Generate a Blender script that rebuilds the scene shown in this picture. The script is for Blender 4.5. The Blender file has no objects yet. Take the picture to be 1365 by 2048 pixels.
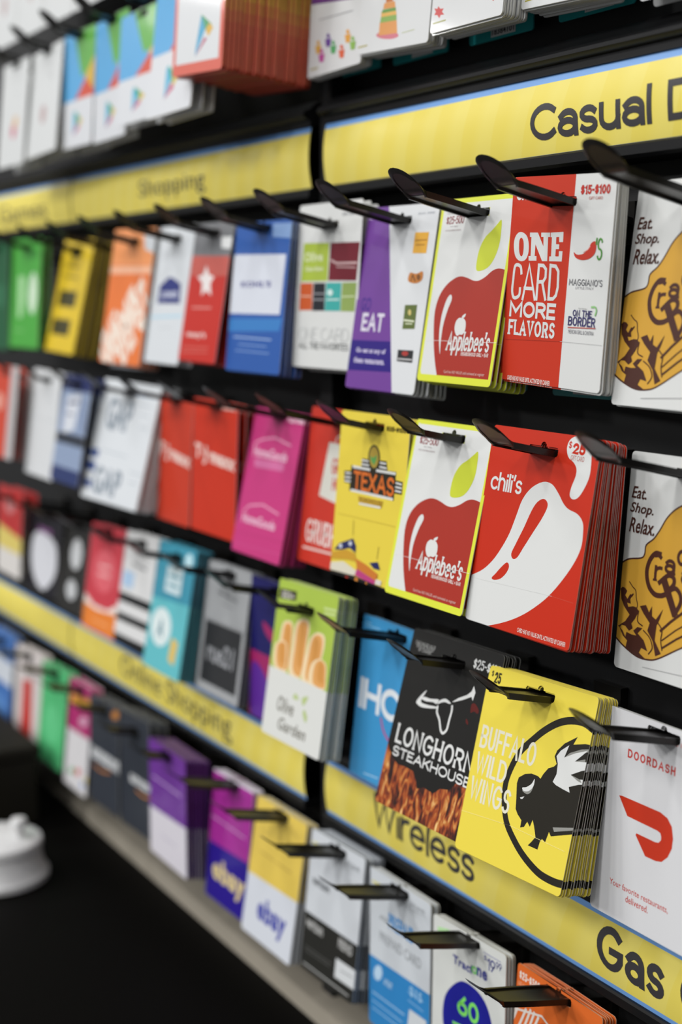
import bpy, bmesh, math, random
from mathutils import Matrix, Vector, Euler
from mathutils.geometry import tessellate_polygon
random.seed(7)
SC = bpy.context.scene
COL = SC.collection

# ------------------------------------------------------------------ camera
CAM_AXES = [[0.506308, 0.862352, -0.000693], [0.125536, -0.0745, -0.989288], [-0.853166, 0.500798, -0.145977]]
CAM_POS = [0.7339, -0.5293, 0.0]
FOCUS = 0.941
cd = bpy.data.cameras.new('camera'); cam = bpy.data.objects.new('camera', cd); COL.objects.link(cam)
cd.sensor_fit = 'AUTO'; cd.sensor_width = 36.0; cd.lens = 50.0; cd.clip_start = 0.01; cd.clip_end = 50
_R, _D, _F = (Vector(v) for v in CAM_AXES)
_m = Matrix((_R, -_D, -_F)).transposed().to_4x4(); _m.translation = Vector(CAM_POS)
cam.matrix_world = _m
cd.dof.use_dof = True; cd.dof.focus_distance = FOCUS; cd.dof.aperture_fstop = 3.2; cd.dof.aperture_blades = 9
SC.camera = cam
# ------------------------------------------------------------------ exposure, world, lights
SC.view_settings.view_transform = 'Standard'; SC.view_settings.look = 'None'
SC.view_settings.exposure = -0.08; SC.view_settings.gamma = 1.0; SC.view_settings.use_curve_mapping = False
W = bpy.data.worlds.new('store_ambience'); SC.world = W; W.use_nodes = True
W.node_tree.nodes['Background'].inputs[0].default_value = (0.97, 0.985, 1.0, 1)
W.node_tree.nodes['Background'].inputs[1].default_value = 0.18
def area(name, loc, aim, sx, sy, watts, col=(1, 1, 1)):
    l = bpy.data.lights.new(name, 'AREA'); l.shape = 'RECTANGLE'; l.size = sx; l.size_y = sy; l.energy = watts; l.color = col
    o = bpy.data.objects.new(name, l); COL.objects.link(o); o.location = loc
    o.rotation_euler = (Vector(aim) - Vector(loc)).to_track_quat('-Z', 'Y').to_euler(); return o
for lx, ly, lw in ((-3.6, -1.7, 26), (-1.7, -1.7, 32), (0.2, -1.7, 20), (2.1, -1.7, 20), (-3.6, -3.6, 62), (-1.7, -3.6, 72), (0.2, -3.6, 62), (2.1, -3.6, 50),
                   (-4.5, -6.6, 250), (-1.7, -6.6, 170), (1.2, -6.6, 95), (-7.8, -3.5, 90)):  # the three farthest-out lamps are added frontal fill, brightening the shadowed signs
    area('ceiling_and_fill_light', (lx, ly, 2.3), (lx, ly, 0), 0.3, 1.2, lw, (1.0, 0.995, 0.985))

# ------------------------------------------------------------------ materials
def s2l(c): return c / 12.92 if c <= 0.04045 else ((c + 0.055) / 1.055) ** 2.4
PAPER_GAIN = 0.95
MATS = {}
def principled(name, rgb, rough, spec=0.35, coat=0.0):
    m = bpy.data.materials.new(name); m.use_nodes = True; b = m.node_tree.nodes['Principled BSDF']
    b.inputs['Base Color'].default_value = (*rgb, 1); b.inputs['Roughness'].default_value = rough
    b.inputs['Specular IOR Level'].default_value = spec; b.inputs['Coat Weight'].default_value = coat
    return m
def ink(h):
    if h in MATS: return MATS[h]
    if h == '*flame':
        m = principled('flame_print', (0.3, 0.1, 0.02), 0.4); nt = m.node_tree; b = nt.nodes['Principled BSDF']
        tc = nt.nodes.new('ShaderNodeTexCoord'); mp = nt.nodes.new('ShaderNodeMapping'); mp.inputs['Scale'].default_value = (170, 1, 60)
        no = nt.nodes.new('ShaderNodeTexNoise'); no.inputs['Scale'].default_value = 1.0; no.inputs['Detail'].default_value = 5; no.inputs['Distortion'].default_value = 1.2
        cr = nt.nodes.new('ShaderNodeValToRGB'); e = cr.color_ramp.elements
        e[0].position = 0.36; e[0].color = (0.012, 0.004, 0.003, 1); e[1].position = 0.72; e[1].color = (0.75, 0.5, 0.2, 1)
        for p, c in ((0.46, (0.12, 0.018, 0.006, 1)), (0.54, (0.33, 0.06, 0.01, 1)), (0.62, (0.5, 0.19, 0.04, 1))):
            n = e.new(p); n.color = c
        nt.links.new(tc.outputs['Object'], mp.inputs['Vector']); nt.links.new(mp.outputs['Vector'], no.inputs['Vector'])
        nt.links.new(no.outputs['Fac'], cr.inputs['Fac']); nt.links.new(cr.outputs['Color'], b.inputs['Base Color'])
    else:
        rgb = tuple(min(0.86, s2l(int(h[i:i + 2], 16) / 255) * PAPER_GAIN) for i in (0, 2, 4))
        m = principled('print_' + h, rgb, 0.38, 0.2, 0.2); m.node_tree.nodes['Principled BSDF'].inputs['Coat Roughness'].default_value = 0.07
    MATS[h] = m; return m
M_HOOK = principled('smoked_black_plastic', (0.008, 0.007, 0.006), 0.3, 0.4)
M_PANEL = principled('black_panel', (0.009, 0.009, 0.0095), 0.5, 0.3)
M_RAIL = principled('black_rail_plastic', (0.005, 0.005, 0.0055), 0.40, 0.2)
M_DECK = principled('black_shelf_deck', (0.0022, 0.002, 0.0017), 0.6, 0.04)
M_LEDGE = principled('taupe_ledge', (0.30, 0.27, 0.22), 0.55, 0.3)
M_FLOOR = principled('floor_vinyl', (0.08, 0.08, 0.08), 0.4)
M_BIN = principled('dark_olive_plastic', (0.012, 0.011, 0.008), 0.6, 0.12)
M_WHITE = principled('white_plastic', (0.72, 0.72, 0.72), 0.35, 0.5)
M_TEAL = principled('teal_plastic', (0.02, 0.30, 0.31), 0.3, 0.5)
M_TAGW = principled('tag_paper', (0.6, 0.6, 0.6), 0.5)
M_TAGK = principled('tag_ink', (0.015, 0.015, 0.015), 0.5)
M_BLUE = principled('sign_blue_edge', (0.17, 0.36, 0.72), 0.35)
M_INK = principled('sign_ink', (0.045, 0.042, 0.045), 0.4)
def sign_mat():
    m = principled('sign_yellow', (0.80, 0.63, 0.075), 0.36); nt = m.node_tree; b = nt.nodes['Principled BSDF']
    tc = nt.nodes.new('ShaderNodeTexCoord'); mp = nt.nodes.new('ShaderNodeMapping'); mp.inputs['Rotation'].default_value = (0, math.radians(-20), 0)
    wv = nt.nodes.new('ShaderNodeTexWave'); wv.bands_direction = 'X'; wv.wave_profile = 'SAW'; wv.inputs['Scale'].default_value = 9.0
    cr = nt.nodes.new('ShaderNodeValToRGB'); e = cr.color_ramp.elements
    e[0].color = (0.80, 0.665, 0.12, 1); e[0].position = 0.35; e[1].color = (0.81, 0.69, 0.155, 1); e[1].position = 0.65
    nt.links.new(tc.outputs['Object'], mp.inputs['Vector']); nt.links.new(mp.outputs['Vector'], wv.inputs['Vector'])
    nt.links.new(wv.outputs['Fac'], cr.inputs['Fac']); nt.links.new(cr.outputs['Color'], b.inputs['Base Color'])
    return m
M_SIGN = sign_mat()

# ------------------------------------------------------------------ helpers
def tag(o, label=None, cat=None, group=None, kind=None):
    for k, v in (('label', label), ('category', cat), ('group', group), ('kind', kind)):
        if v: o[k] = v
    return o
def empty(name, loc=(0, 0, 0)):
    o = bpy.data.objects.new(name, None); o.empty_display_size = 0.02; o.location = loc; COL.objects.link(o); return o
class MB:
    def __init__(s): s.v = []; s.f = []; s.m = []; s.mats = []
    def slot(s, m):
        if m not in s.mats: s.mats.append(m)
        return s.mats.index(m)
    def face(s, pts, m):
        n = len(s.v); s.v += [tuple(p) for p in pts]; s.f.append(tuple(range(n, n + len(pts)))); s.m.append(s.slot(m))
    def grid(s, rows, m, close=False):
        n = len(s.v); k = len(rows[0]); sl = s.slot(m)
        for r in rows: s.v += [tuple(p) for p in r]
        for i in range(len(rows) - 1):
            for j in range(k if close else k - 1):
                a = n + i * k + j; b = n + i * k + (j + 1) % k; s.f.append((a, b, b + k, a + k)); s.m.append(sl)
    def box(s, x0, y0, z0, x1, y1, z1, m):
        p = [(x, y, z) for x in (x0, x1) for y in (y0, y1) for z in (z0, z1)]
        for q in ((0, 1, 3, 2), (4, 6, 7, 5), (0, 4, 5, 1), (2, 3, 7, 6), (0, 2, 6, 4), (1, 5, 7, 3)): s.face([p[i] for i in q], m)
    def extrude_x(s, prof, x0, x1, m):
        n = len(prof)
        s.grid([[(x0, y, z) for y, z in prof], [(x1, y, z) for y, z in prof]], m, True)
        for x in (x0, x1):
            for t in tessellate_polygon([[Vector((y, z, 0)) for y, z in prof]]): s.face([(x, prof[i][0], prof[i][1]) for i in t], m)
    def mesh(s, name, smooth=False, weld=True):
        me = bpy.data.meshes.new(name); me.from_pydata(s.v, [], s.f); me.update()
        for m in s.mats: me.materials.append(m)
        me.polygons.foreach_set('material_index', s.m)
        if weld:
            bm = bmesh.new(); bm.from_mesh(me); bmesh.ops.remove_doubles(bm, verts=bm.verts, dist=1e-6); bmesh.ops.recalc_face_normals(bm, faces=bm.faces); bm.to_mesh(me); bm.free()
        if smooth: me.polygons.foreach_set('use_smooth', [True] * len(me.polygons)); me.set_sharp_from_angle(angle=math.radians(35))
        return me
    def build(s, name, parent=None, smooth=False, weld=True):
        o = bpy.data.objects.new(name, s.mesh(name, smooth, weld)); COL.objects.link(o)
        if parent: o.parent = parent
        return o
# --- flat artwork: triangles in card millimetres (x right, y down)
_TXT = {}
def text_tris(body, bold):
    key = (body, bold)
    if key in _TXT: return _TXT[key]
    cu = bpy.data.curves.new('t', 'FONT'); cu.body = body; cu.size = 1.0; cu.offset = bold; cu.resolution_u = 4; cu.space_character = 1.0 + 2.2 * max(0, bold)
    ob = bpy.data.objects.new('t', cu); COL.objects.link(ob)
    dg = bpy.context.evaluated_depsgraph_get(); me = bpy.data.meshes.new_from_object(ob.evaluated_get(dg))
    me.calc_loop_triangles(); v = [(p.co.x, p.co.y) for p in me.vertices]
    tr = [[v[i] for i in t.vertices] for t in me.loop_triangles]
    bpy.data.objects.remove(ob); bpy.data.curves.remove(cu); bpy.data.meshes.remove(me)
    _TXT[key] = tr; return tr
def fit_text(body, x0, y0, x1, y1, bold, shear, ang):
    """triangles of a text fitted into the box; (x0,y0) bottom left, (x1,y1) top right, y down"""
    tr = [[(x + shear * y, y) for x, y in t] for t in text_tris(body, bold)]
    xs = [p[0] for t in tr for p in t]; ys = [p[1] for t in tr for p in t]
    if not xs: return []
    ax, bx, ay, by = min(xs), max(xs), min(ys), max(ys)
    W_, H_ = x1 - x0, y0 - y1
    if H_ < 0.3: H_ = 1.0
    out = [[(x0 + (x - ax) / (bx - ax) * W_, y0 - (y - ay) / (by - ay) * H_) for x, y in t] for t in tr]
    if ang:
        cx, cy = x0 + W_ / 2, y0 - H_ / 2; c, s = math.cos(math.radians(ang)), math.sin(math.radians(ang))
        out = [[(cx + (x - cx) * c + (y - cy) * s, cy - (x - cx) * s + (y - cy) * c) for x, y in t] for t in out]
    return out
def smooth_pts(p, closed=True, k=4):
    n = len(p); o = []
    rng = range(n) if closed else range(n - 1)
    for i in rng:
        g = (lambda j: p[j % n]) if closed else (lambda j: p[max(0, min(n - 1, j))])
        a, b, c, d = g(i - 1), g(i), g(i + 1), g(i + 2)
        for q in range(k):
            t = q / k
            o.append(tuple(0.5 * (2 * b[e] + (c[e] - a[e]) * t + (2 * a[e] - 5 * b[e] + 4 * c[e] - d[e]) * t * t + (3 * b[e] - a[e] - 3 * c[e] + d[e]) * t ** 3) for e in (0, 1)))
    if not closed: o.append(p[-1])
    return o
def poly_tris(p):
    return [[p[i] for i in t] for t in tessellate_polygon([[Vector((x, y, 0)) for x, y in p]])]
def stroke_tris(p, w, cap=None):
    """mitred ribbon along a polyline; no overlapping pieces"""
    p = [q for i, q in enumerate(p) if i == 0 or math.dist(q, p[i - 1]) > 1e-4]
    h = w / 2; cap = (h if w > 0.5 else 0) if cap is None else cap
    closed = len(p) > 3 and math.dist(p[0], p[-1]) < 1e-3
    if closed: p = p[:-1]
    n = len(p)
    if n < 2: return []
    def unit(a, b): l = math.dist(a, b); return ((b[0] - a[0]) / l, (b[1] - a[1]) / l)
    Lf, Rt = [], []
    for i in range(n):
        u0 = unit(p[i - 1], p[i]) if (i or closed) else None; u1 = unit(p[i], p[(i + 1) % n]) if (i < n - 1 or closed) else None
        x, y = p[i]
        if u0 is None: x -= u1[0] * cap; y -= u1[1] * cap
        if u1 is None: x += u0[0] * cap; y += u0[1] * cap
        u0 = u0 or u1; u1 = u1 or u0
        mx, my = -(u0[1] + u1[1]), u0[0] + u1[0]; l = math.hypot(mx, my)
        if l < 1e-3: mx, my, k = -u0[1], u0[0], 1.0
        else: mx /= l; my /= l; k = min(1.7, 1.0 / max(.05, -u1[1] * mx + u1[0] * my))
        Lf.append((x + mx * h * k, y + my * h * k)); Rt.append((x - mx * h * k, y - my * h * k))
    o = []
    for i in range(n if closed else n - 1):
        j = (i + 1) % n; o += [[Lf[i], Lf[j], Rt[j]], [Lf[i], Rt[j], Rt[i]]]
    return o
# --- drawn sans lettering: every glyph is a set of centre lines, stroked at a constant width
def _arc(cx, cy, rx, ry, a0, a1, n=9):
    return [(cx + rx * math.cos(math.radians(a0 + (a1 - a0) * i / n)), cy + ry * math.sin(math.radians(a0 + (a1 - a0) * i / n))) for i in range(n + 1)]
def _glyphs():
    A = _arc; g = {}
    def d(c, w, *s): g[c] = (w, s)
    d('A', .86, [(0, 0), (.43, 1), (.86, 0)], [(.16, .34), (.70, .34)])
    d('B', .72, [(0, 0), (0, 1), (.40, 1)] + A(.40, .76, .29, .24, 90, -90) + [(0, .52)], [(.40, .52)] + A(.40, .26, .32, .26, 90, -90) + [(0, 0)])
    d('C', .80, A(.46, .5, .46, .5, 46, 314, 18))
    d('D', .78, [(0, 0), (0, 1), (.32, 1)] + A(.32, .5, .46, .5, 90, -90, 12) + [(0, 0)])
    d('E', .58, [(.58, 1), (0, 1), (0, 0), (.58, 0)], [(0, .52), (.5, .52)])
    d('F', .56, [(.56, 1), (0, 1), (0, 0)], [(0, .5), (.48, .5)])
    d('G', .88, A(.46, .5, .46, .5, 48, 335, 18) + [(.88, .46), (.52, .46)])
    d('H', .70, [(0, 0), (0, 1)], [(.70, 0), (.70, 1)], [(0, .5), (.70, .5)])
    d('I', 0, [(0, 0), (0, 1)])
    d('K', .68, [(0, 0), (0, 1)], [(.66, 1), (0, .40)], [(.24, .62), (.68, 0)])
    d('L', .52, [(0, 1), (0, 0), (.52, 0)])
    d('M', .98, [(0, 0), (0, 1), (.49, .30), (.98, 1), (.98, 0)])
    d('N', .70, [(0, 0), (0, 1), (.70, 0), (.70, 1)])
    d('O', .86, A(.43, .5, .43, .5, 0, 360, 24))
    d('P', .68, [(0, 0), (0, 1), (.38, 1)] + A(.38, .73, .30, .27, 90, -90) + [(0, .46)])
    d('R', .70, [(0, 0), (0, 1), (.38, 1)] + A(.38, .74, .30, .26, 90, -90) + [(0, .48)], [(.36, .48), (.70, 0)])
    d('S', .64, A(.32, .745, .31, .255, 28, 262, 12) + A(.32, .25, .32, .25, 82, -152, 12))
    d('T', .70, [(0, 1), (.70, 1)], [(.35, 1), (.35, 0)])
    d('U', .68, [(0, 1), (0, .34)] + A(.34, .34, .34, .34, 180, 360, 12) + [(.68, 1)])
    d('V', .80, [(0, 1), (.40, 0), (.80, 1)])
    d('W', 1.10, [(0, 1), (.28, 0), (.55, .92), (.82, 0), (1.10, 1)])
    d('X', .74, [(0, 1), (.74, 0)], [(.74, 1), (0, 0)])
    d('0', .60, A(.30, .5, .30, .5, 0, 360, 20))
    d('1', .24, [(0, .78), (.24, 1), (.24, 0)])
    d('2', .58, A(.29, .71, .28, .29, 165, -35, 10) + [(0, 0), (.58, 0)])
    d('5', .58, [(.54, 1), (.08, 1), (.05, .56)] + A(.28, .33, .30, .33, 125, -150, 12))
    d('6', .60, [(.45, 1), (.10, .52)] + A(.30, .31, .30, .31, 140, -220, 16))
    d('9', .60, [(.15, 0), (.50, .48)] + A(.30, .69, .30, .31, -40, 320, 16))
    d('$', .56, A(.28, .70, .27, .20, 28, 262, 10) + A(.28, .30, .28, .20, 82, -152, 10), [(.28, 1), (.28, 0)])
    d('-', .28, [(0, .45), (.28, .45)])
    d('+', .4, [(.2, .75), (.2, .2)], [(0, .47), (.4, .47)])
    d("'", .05, [(.05, 1), (0, .76)])
    d(' ', .22)
    d('a', .56, [(.04, .56)] + A(.29, .44, .27, .26, 140, 0, 8) + [(.56, 0)], A(.27, .21, .27, .21, 0, 360, 16))
    d('b', .64, [(0, 0), (0, 1)], A(.32, .35, .32, .35, 0, 360, 18))
    d('c', .56, A(.33, .35, .33, .35, 46, 314, 14))
    d('e', .64, [(.03, .37), (.62, .37)] + A(.32, .35, .31, .35, 4, 312, 14))
    d('h', .54, [(0, 0), (0, 1)], [(0, .42)] + A(.27, .42, .27, .28, 180, 0, 8) + [(.54, 0)])
    d('i', 0, [(0, 0), (0, .62)], [(0, .92), (0, .95)])
    d('k', .54, [(0, 0), (0, 1)], [(.52, .70), (0, .28)], [(.2, .44), (.54, 0)])
    d('l', 0, [(0, 0), (0, 1)])
    d('n', .54, [(0, 0), (0, .70)], [(0, .42)] + A(.27, .42, .27, .28, 180, 0, 8) + [(.54, 0)])
    d('o', .64, A(.32, .35, .32, .35, 0, 360, 18))
    d('p', .64, [(0, -.28), (0, .70)], A(.32, .35, .32, .35, 0, 360, 18))
    d('r', .30, [(0, 0), (0, .70)], [(0, .40)] + A(.28, .40, .28, .29, 180, 80, 6))
    d('s', .46, A(.23, .525, .22, .175, 28, 262, 10) + A(.23, .175, .23, .175, 82, -152, 10))
    d('u', .54, [(0, .70), (0, .27)] + A(.27, .27, .27, .27, 180, 360, 8), [(.54, .70), (.54, 0)])
    d('t', .36, [(.14, .95), (.14, 0), (.36, 0)], [(0, .70), (.34, .70)])
    d('f', .34, [(.34, 1), (.12, .96), (.12, 0)], [(0, .66), (.32, .66)])
    d('T', .70, [(0, 1), (.70, 1)], [(.35, 1), (.35, 0)])
    return g
GLYPH = _glyphs()
def drawn_text(body, x0, y0, x1, y1, w, serif=0.0, gap=1.4, shear=0.0):
    """(triangle, level) pairs of drawn lettering fitted into the box (mm, y down); w: stroke width, serif: tick length in stroke widths"""
    ws = [GLYPH[c][0] for c in body]; ys = [p[1] for c in body for s in GLYPH[c][1] for p in s]
    lo, hi = min(ys), max(ys); H_ = y0 - y1; W_ = x1 - x0
    sy = (H_ - w) / (hi - lo); sx = (W_ - w - (len(body) - 1) * w * gap) / max(.01, sum(ws))
    out = []; cx = x0 + w / 2
    for c, gw in zip(body, ws):
        lev = 0
        for st in GLYPH[c][1]:
            p = [(cx + x * sx + shear * (y - lo) * sy, y0 - w / 2 - (y - lo) * sy) for x, y in st]; h = w / 2; closed = math.dist(p[0], p[-1]) < 1e-4
            out += [(t, lev) for t in stroke_tris(p, w, h)]; lev += 1
            if serif:
                for e, y in ((p[0], st[0][1]), (p[-1], st[-1][1])):
                    if y in (0, 1) and not closed:
                        t = w * serif; v = w * .32; yy = e[1] + (h - v if y == 0 else -h + v)
                        q = [(e[0] - h - t, yy - v), (e[0] + h + t, yy - v), (e[0] + h + t, yy + v), (e[0] - h - t, yy + v)]
                        out += [([q[0], q[1], q[2]], lev), ([q[0], q[2], q[3]], lev)]; lev += 1
        cx += gw * sx + w * gap
    return out
def art_tris(it):
    if it[0] == 'P':
        p = list(zip(it[3][::2], it[3][1::2])); return poly_tris(smooth_pts(p) if it[2] else p)
    if it[0] == 'L':
        p = list(zip(it[4][::2], it[4][1::2])); return stroke_tris(smooth_pts(p, p[0] == p[-1]) if it[3] else p, it[2])
    if it[0] == 'S': return drawn_text(it[2], *it[3:7], *it[7:11])
    return fit_text(it[2], *it[3:7], it[7], it[8], it[9])
def half(poly, nx, ny, d):
    """part of a convex polygon with nx*x+ny*y <= d"""
    o = []
    for i, a in enumerate(poly):
        b = poly[(i + 1) % len(poly)]; da = nx * a[0] + ny * a[1] - d; db = nx * b[0] + ny * b[1] - d
        if da <= 0: o.append(a)
        if (da < 0 < db) or (db < 0 < da): t = da / (da - db); o.append((a[0] + (b[0] - a[0]) * t, a[1] + (b[1] - a[1]) * t))
    return o if len(o) > 2 else []
def clip_convex(p, hs):
    for h in hs:
        p = half(p, *h)
        if not p: break
    return p
def minus_convex(p, hs):
    out = []
    for (nx, ny, d) in hs:
        q = half(p, -nx, -ny, -d)
        if q: out.append(q)
        p = half(p, nx, ny, d)
        if not p: return out
    return out
def halves(poly):
    cx = sum(p[0] for p in poly) / len(poly); cy = sum(p[1] for p in poly) / len(poly); hs = []
    for i, a in enumerate(poly):
        b = poly[(i + 1) % len(poly)]; nx, ny = b[1] - a[1], a[0] - b[0]; d = nx * a[0] + ny * a[1]
        if nx * cx + ny * cy > d: nx, ny, d = -nx, -ny, -d
        hs.append((nx, ny, d))
    return hs
def rrect(w, h, r, n=5):
    o = []
    for cx, cy, a0 in ((r, r, 180), (w - r, r, 270), (w - r, h - r, 0), (r, h - r, 90)):
        for k in range(n + 1):
            a = math.radians(a0 + 90 * k / n); o.append((cx + r * math.cos(a), cy + r * math.sin(a)))
    return o
SLOT_W, SLOT_H = 29.0, 6.0
def slot_outline(hx, hy):
    """flat hanging slot with a small round dome on top, in mm (y down)"""
    a, b = SLOT_W / 2, SLOT_H / 2; pts = [(hx - a, hy - b + 1.5), (hx - a + 1, hy - b)]
    pts += [(hx - 2.9 * math.cos(t * math.pi / 6), hy - b - 2.9 * math.sin(t * math.pi / 6)) for t in range(7)]
    pts += [(hx + a - 1, hy - b), (hx + a, hy - b + 1.5), (hx + a, hy + b - 1.5), (hx + a - 1, hy + b), (hx - a + 1, hy + b), (hx - a, hy + b - 1.5)]
    return pts
def slot_convex(hx, hy):
    a, b = SLOT_W / 2, SLOT_H / 2
    rect = [(hx - a, hy - b), (hx + a, hy - b), (hx + a, hy + b), (hx - a, hy + b)]
    dome = [(hx - 2.9 * math.cos(t * math.pi / 6), hy - b - 2.9 * math.sin(t * math.pi / 6)) for t in range(7)] + [(hx + 2.9, hy), (hx - 2.9, hy)]
    return halves(rect), halves(dome)
def card_mesh(name, design, w, h, hx, hy, TH=0.6, art=True):
    dw, dh, base, edge, items = DESIGNS[design]
    sx, sy = w / dw, h / dh
    mb = MB(); bm_, em = ink(base), ink(edge)
    P = lambda x, y, d: ((x - w / 2) / 1000, d / 1000, -y / 1000)
    out = rrect(w, h, 3.0); hole = slot_outline(hx, hy); pts = out + hole
    tris = tessellate_polygon([[Vector((x, y, 0)) for x, y in out], [Vector((x, y, 0)) for x, y in hole]])
    for t in tris:
        mb.face([P(*pts[i], 0) for i in t], bm_); mb.face([P(*pts[i], TH) for i in t], em)
    for lp in (out, hole):
        for i, a in enumerate(lp):
            b = lp[(i + 1) % len(lp)]
            if design == 'redplay' and abs(a[1] - b[1]) > 60:      # printed edge: yellow at the top running into red
                N = 14; c_ = ('e0b84c', 'e0b24c', 'deaa4c', 'da9c4c', 'd68e4c', 'd2804c', 'ce744c', 'ca6a4a', 'c86448', 'c66046', 'c45e46', 'c45e46', 'c45e46', 'c45e46')
                for q in range(N):
                    u, v = q / N, (q + 1) / N; f = lambda t: (a[0] + (b[0] - a[0]) * t, a[1] + (b[1] - a[1]) * t)
                    vm = (f(u)[1] + f(v)[1]) / 2 / h; ci = max(0, min(13, int((vm - .42) * 26)))
                    mb.face([P(*f(u), 0), P(*f(v), 0), P(*f(v), TH), P(*f(u), TH)], ink(c_[ci]))
            else: mb.face([P(*a, 0), P(*b, 0), P(*b, TH), P(*a, TH)], em)
    lim = halves(rrect(w, h, 3.0, 3)); hr, hd = slot_convex(hx, hy)
    for k, it in enumerate(items if art else ()):
        m = ink(it[1]); d = -0.014 * (k + 1)
        for t in art_tris(it):
            lv = 0
            if it[0] == 'S': t, lv = t
            t = [(x * sx, y * sy) for x, y in t]
            q = clip_convex(t, lim)
            if not q: continue
            if max(p[1] for p in q) < hy - 7 or min(p[1] for p in q) > hy + 4 or max(p[0] for p in q) < hx - 16 or min(p[0] for p in q) > hx + 16: parts = [q]
            else: parts = [r for p in minus_convex(q, hr) for r in minus_convex(p, hd)]
            for p in parts:
                ar = sum(p[i][0] * p[(i + 1) % len(p)][1] - p[(i + 1) % len(p)][0] * p[i][1] for i in range(len(p)))
                if abs(ar) < 1e-4: continue
                if ar < 0: p = p[::-1]
                mb.face([P(*c, d - .0018 * lv) for c in p], m)
    return mb.mesh(name, weld=False)

# ------------------------------------------------------------------ the place
PITCH, PX, SLOPE = 0.1016, 0.003, 0.22
TIP_Z = {0: .310, 1: .087, 2: -.0755, 3: -.2395, 4: -.4535}
WALL_Y, SIGN_Y = 0.120, 0.088
X_L, X_R = -3.2, 0.36
POST = (-0.3725, -0.3485)
fl = MB(); fl.box(-6, -4, -1.02, 3, 1.0, -1.0, M_FLOOR); tag(fl.build('floor'), kind='structure')
rack = empty('display_rack', (-0.36, WALL_Y, -1.0)); tag(rack, 'black store display rack holding the gift cards, with dark bottom shelf', 'display rack')
def part(name, mb, smooth=False):
    o = mb.build(name, None, smooth); o.parent = rack; o.matrix_parent_inverse = Matrix.Translation(-rack.location); return o
b = MB(); b.box(X_L, WALL_Y, -1.0, X_R, WALL_Y + 0.03, 0.62, M_PANEL); part('back_panel', b)
b = MB(); b.box(POST[0] + .002, WALL_Y - 0.022, -0.68, POST[1] - .002, WALL_Y - .0002, 0.6, M_PANEL); part('upright_post', b)
b = MB(); b.box(X_L, -0.26, -0.70, X_R, WALL_Y - .0002, -0.665, M_DECK); part('shelf_deck', b)
b = MB(); b.box(X_L, 0.079, -0.6649, X_R, WALL_Y - .0004, -0.645, M_LEDGE); part('back_ledge', b)
b = MB(); b.box(X_L, -0.24, -1.0, X_R, WALL_Y - .0002, -0.7002, M_DECK); part('base_cabinet', b)

# sign rails with their yellow inserts
def bow(z, z0, z1): s = (z - z0) / (z1 - z0) * 2 - 1; return SIGN_Y + .0035 * (s * s)
def sign(x0, x1, z0, z1, texts, label, blue_bottom):
    root = empty('sign_rail', ((x0 + x1) / 2, WALL_Y, z0)); tag(root, label, 'sign', 'yellow header signs')
    inv = Matrix.Translation(-root.location)
    def sub(name, mb, smooth=False, par=None):
        o = mb.build(name, None, smooth); o.parent = par or root; o.matrix_parent_inverse = inv; return o
    yb = WALL_Y - .0006
    top = [(yb, z1 + .022), (SIGN_Y + .012, z1 + .022), (SIGN_Y + .006, z1 + .018), (SIGN_Y + .001, z1 + .0135), (SIGN_Y - .003, z1 + .0125), (SIGN_Y - .0055, z1 + .010), (SIGN_Y - .0055, z1 + .0075),
           (SIGN_Y - .003, z1 + .0055), (SIGN_Y + .0015, z1 + .0045), (SIGN_Y + .0015, z1 - .0012), (SIGN_Y + .0058, z1 - .0012), (SIGN_Y + .0058, z1 + .001), (yb, z1 + .001)]
    bot = [(yb, z0 - .0005), (SIGN_Y + .0058, z0 - .0005), (SIGN_Y + .0058, z0 + .001), (SIGN_Y + .0012, z0 + .0008), (SIGN_Y - .0002, z0 - .0006), (SIGN_Y - .0002, z0 - .0065), (SIGN_Y + .002, z0 - .0085), (yb, z0 - .0085)]
    m = MB(); m.extrude_x(top, x0, x1, M_RAIL); sub('top_rail', m, True)
    m = MB(); m.extrude_x(bot, x0, x1, M_RAIL); sub('bottom_rail', m, True)
    m = MB(); N = 14
    zz = [z0 + (z1 - z0) * i / N for i in range(N + 1)]
    eb = .0062
    zs = sorted(set(zz + [z1 - eb, z0 + .0012, z0 + .0045]))
    for a, c in zip(zs, zs[1:]):
        mid = (a + c) / 2
        blue = mid > z1 - eb or (mid < z0 + (.0045 if blue_bottom else .0012))
        m.face([(x0 + .0012, bow(a, z0, z1), a), (x1 - .0012, bow(a, z0, z1), a), (x1 - .0012, bow(c, z0, z1), c), (x0 + .0012, bow(c, z0, z1), c)], M_BLUE if blue else M_SIGN)
        m.face([(x0 + .0012, bow(a, z0, z1) + .0006, a), (x0 + .0012, bow(c, z0, z1) + .0006, c), (x1 - .0012, bow(c, z0, z1) + .0006, c), (x1 - .0012, bow(a, z0, z1) + .0006, a)], M_SIGN)
    ins = sub('sign_insert', m, True)
    for body, xa, za, xb, zb, bold in texts:
        t = MB()
        for tr in (drawn_text(body, xa * 1000, -za * 1000, xb * 1000, -zb * 1000, bold) if bold > 1 else [(t_, 0) for t_ in fit_text(body, xa * 1000, -za * 1000, xb * 1000, -zb * 1000, bold, 0, 0)]):
            tr, lv = tr
            k0, k1 = int(min(p[1] for p in tr) / 2) - 1, int(max(p[1] for p in tr) / 2) + 1
            for k in range(k0, k1 + 1):          # cut into thin bands so the print follows the bowed sign
                q = clip_convex(tr, [(0, -1, -2.0 * k), (0, 1, 2.0 * (k + 1))])
                if q: t.face([(x / 1000, bow(-y / 1000, z0, z1) - .0003 - .000004 * lv, -y / 1000) for x, y in q], M_INK)
        tl = t.build('lettering', None, False, False); tl.parent = ins
    return root
UZ0, UZ1, LZ0, LZ1 = .0975, .1515, -.4630, -.4085
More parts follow.
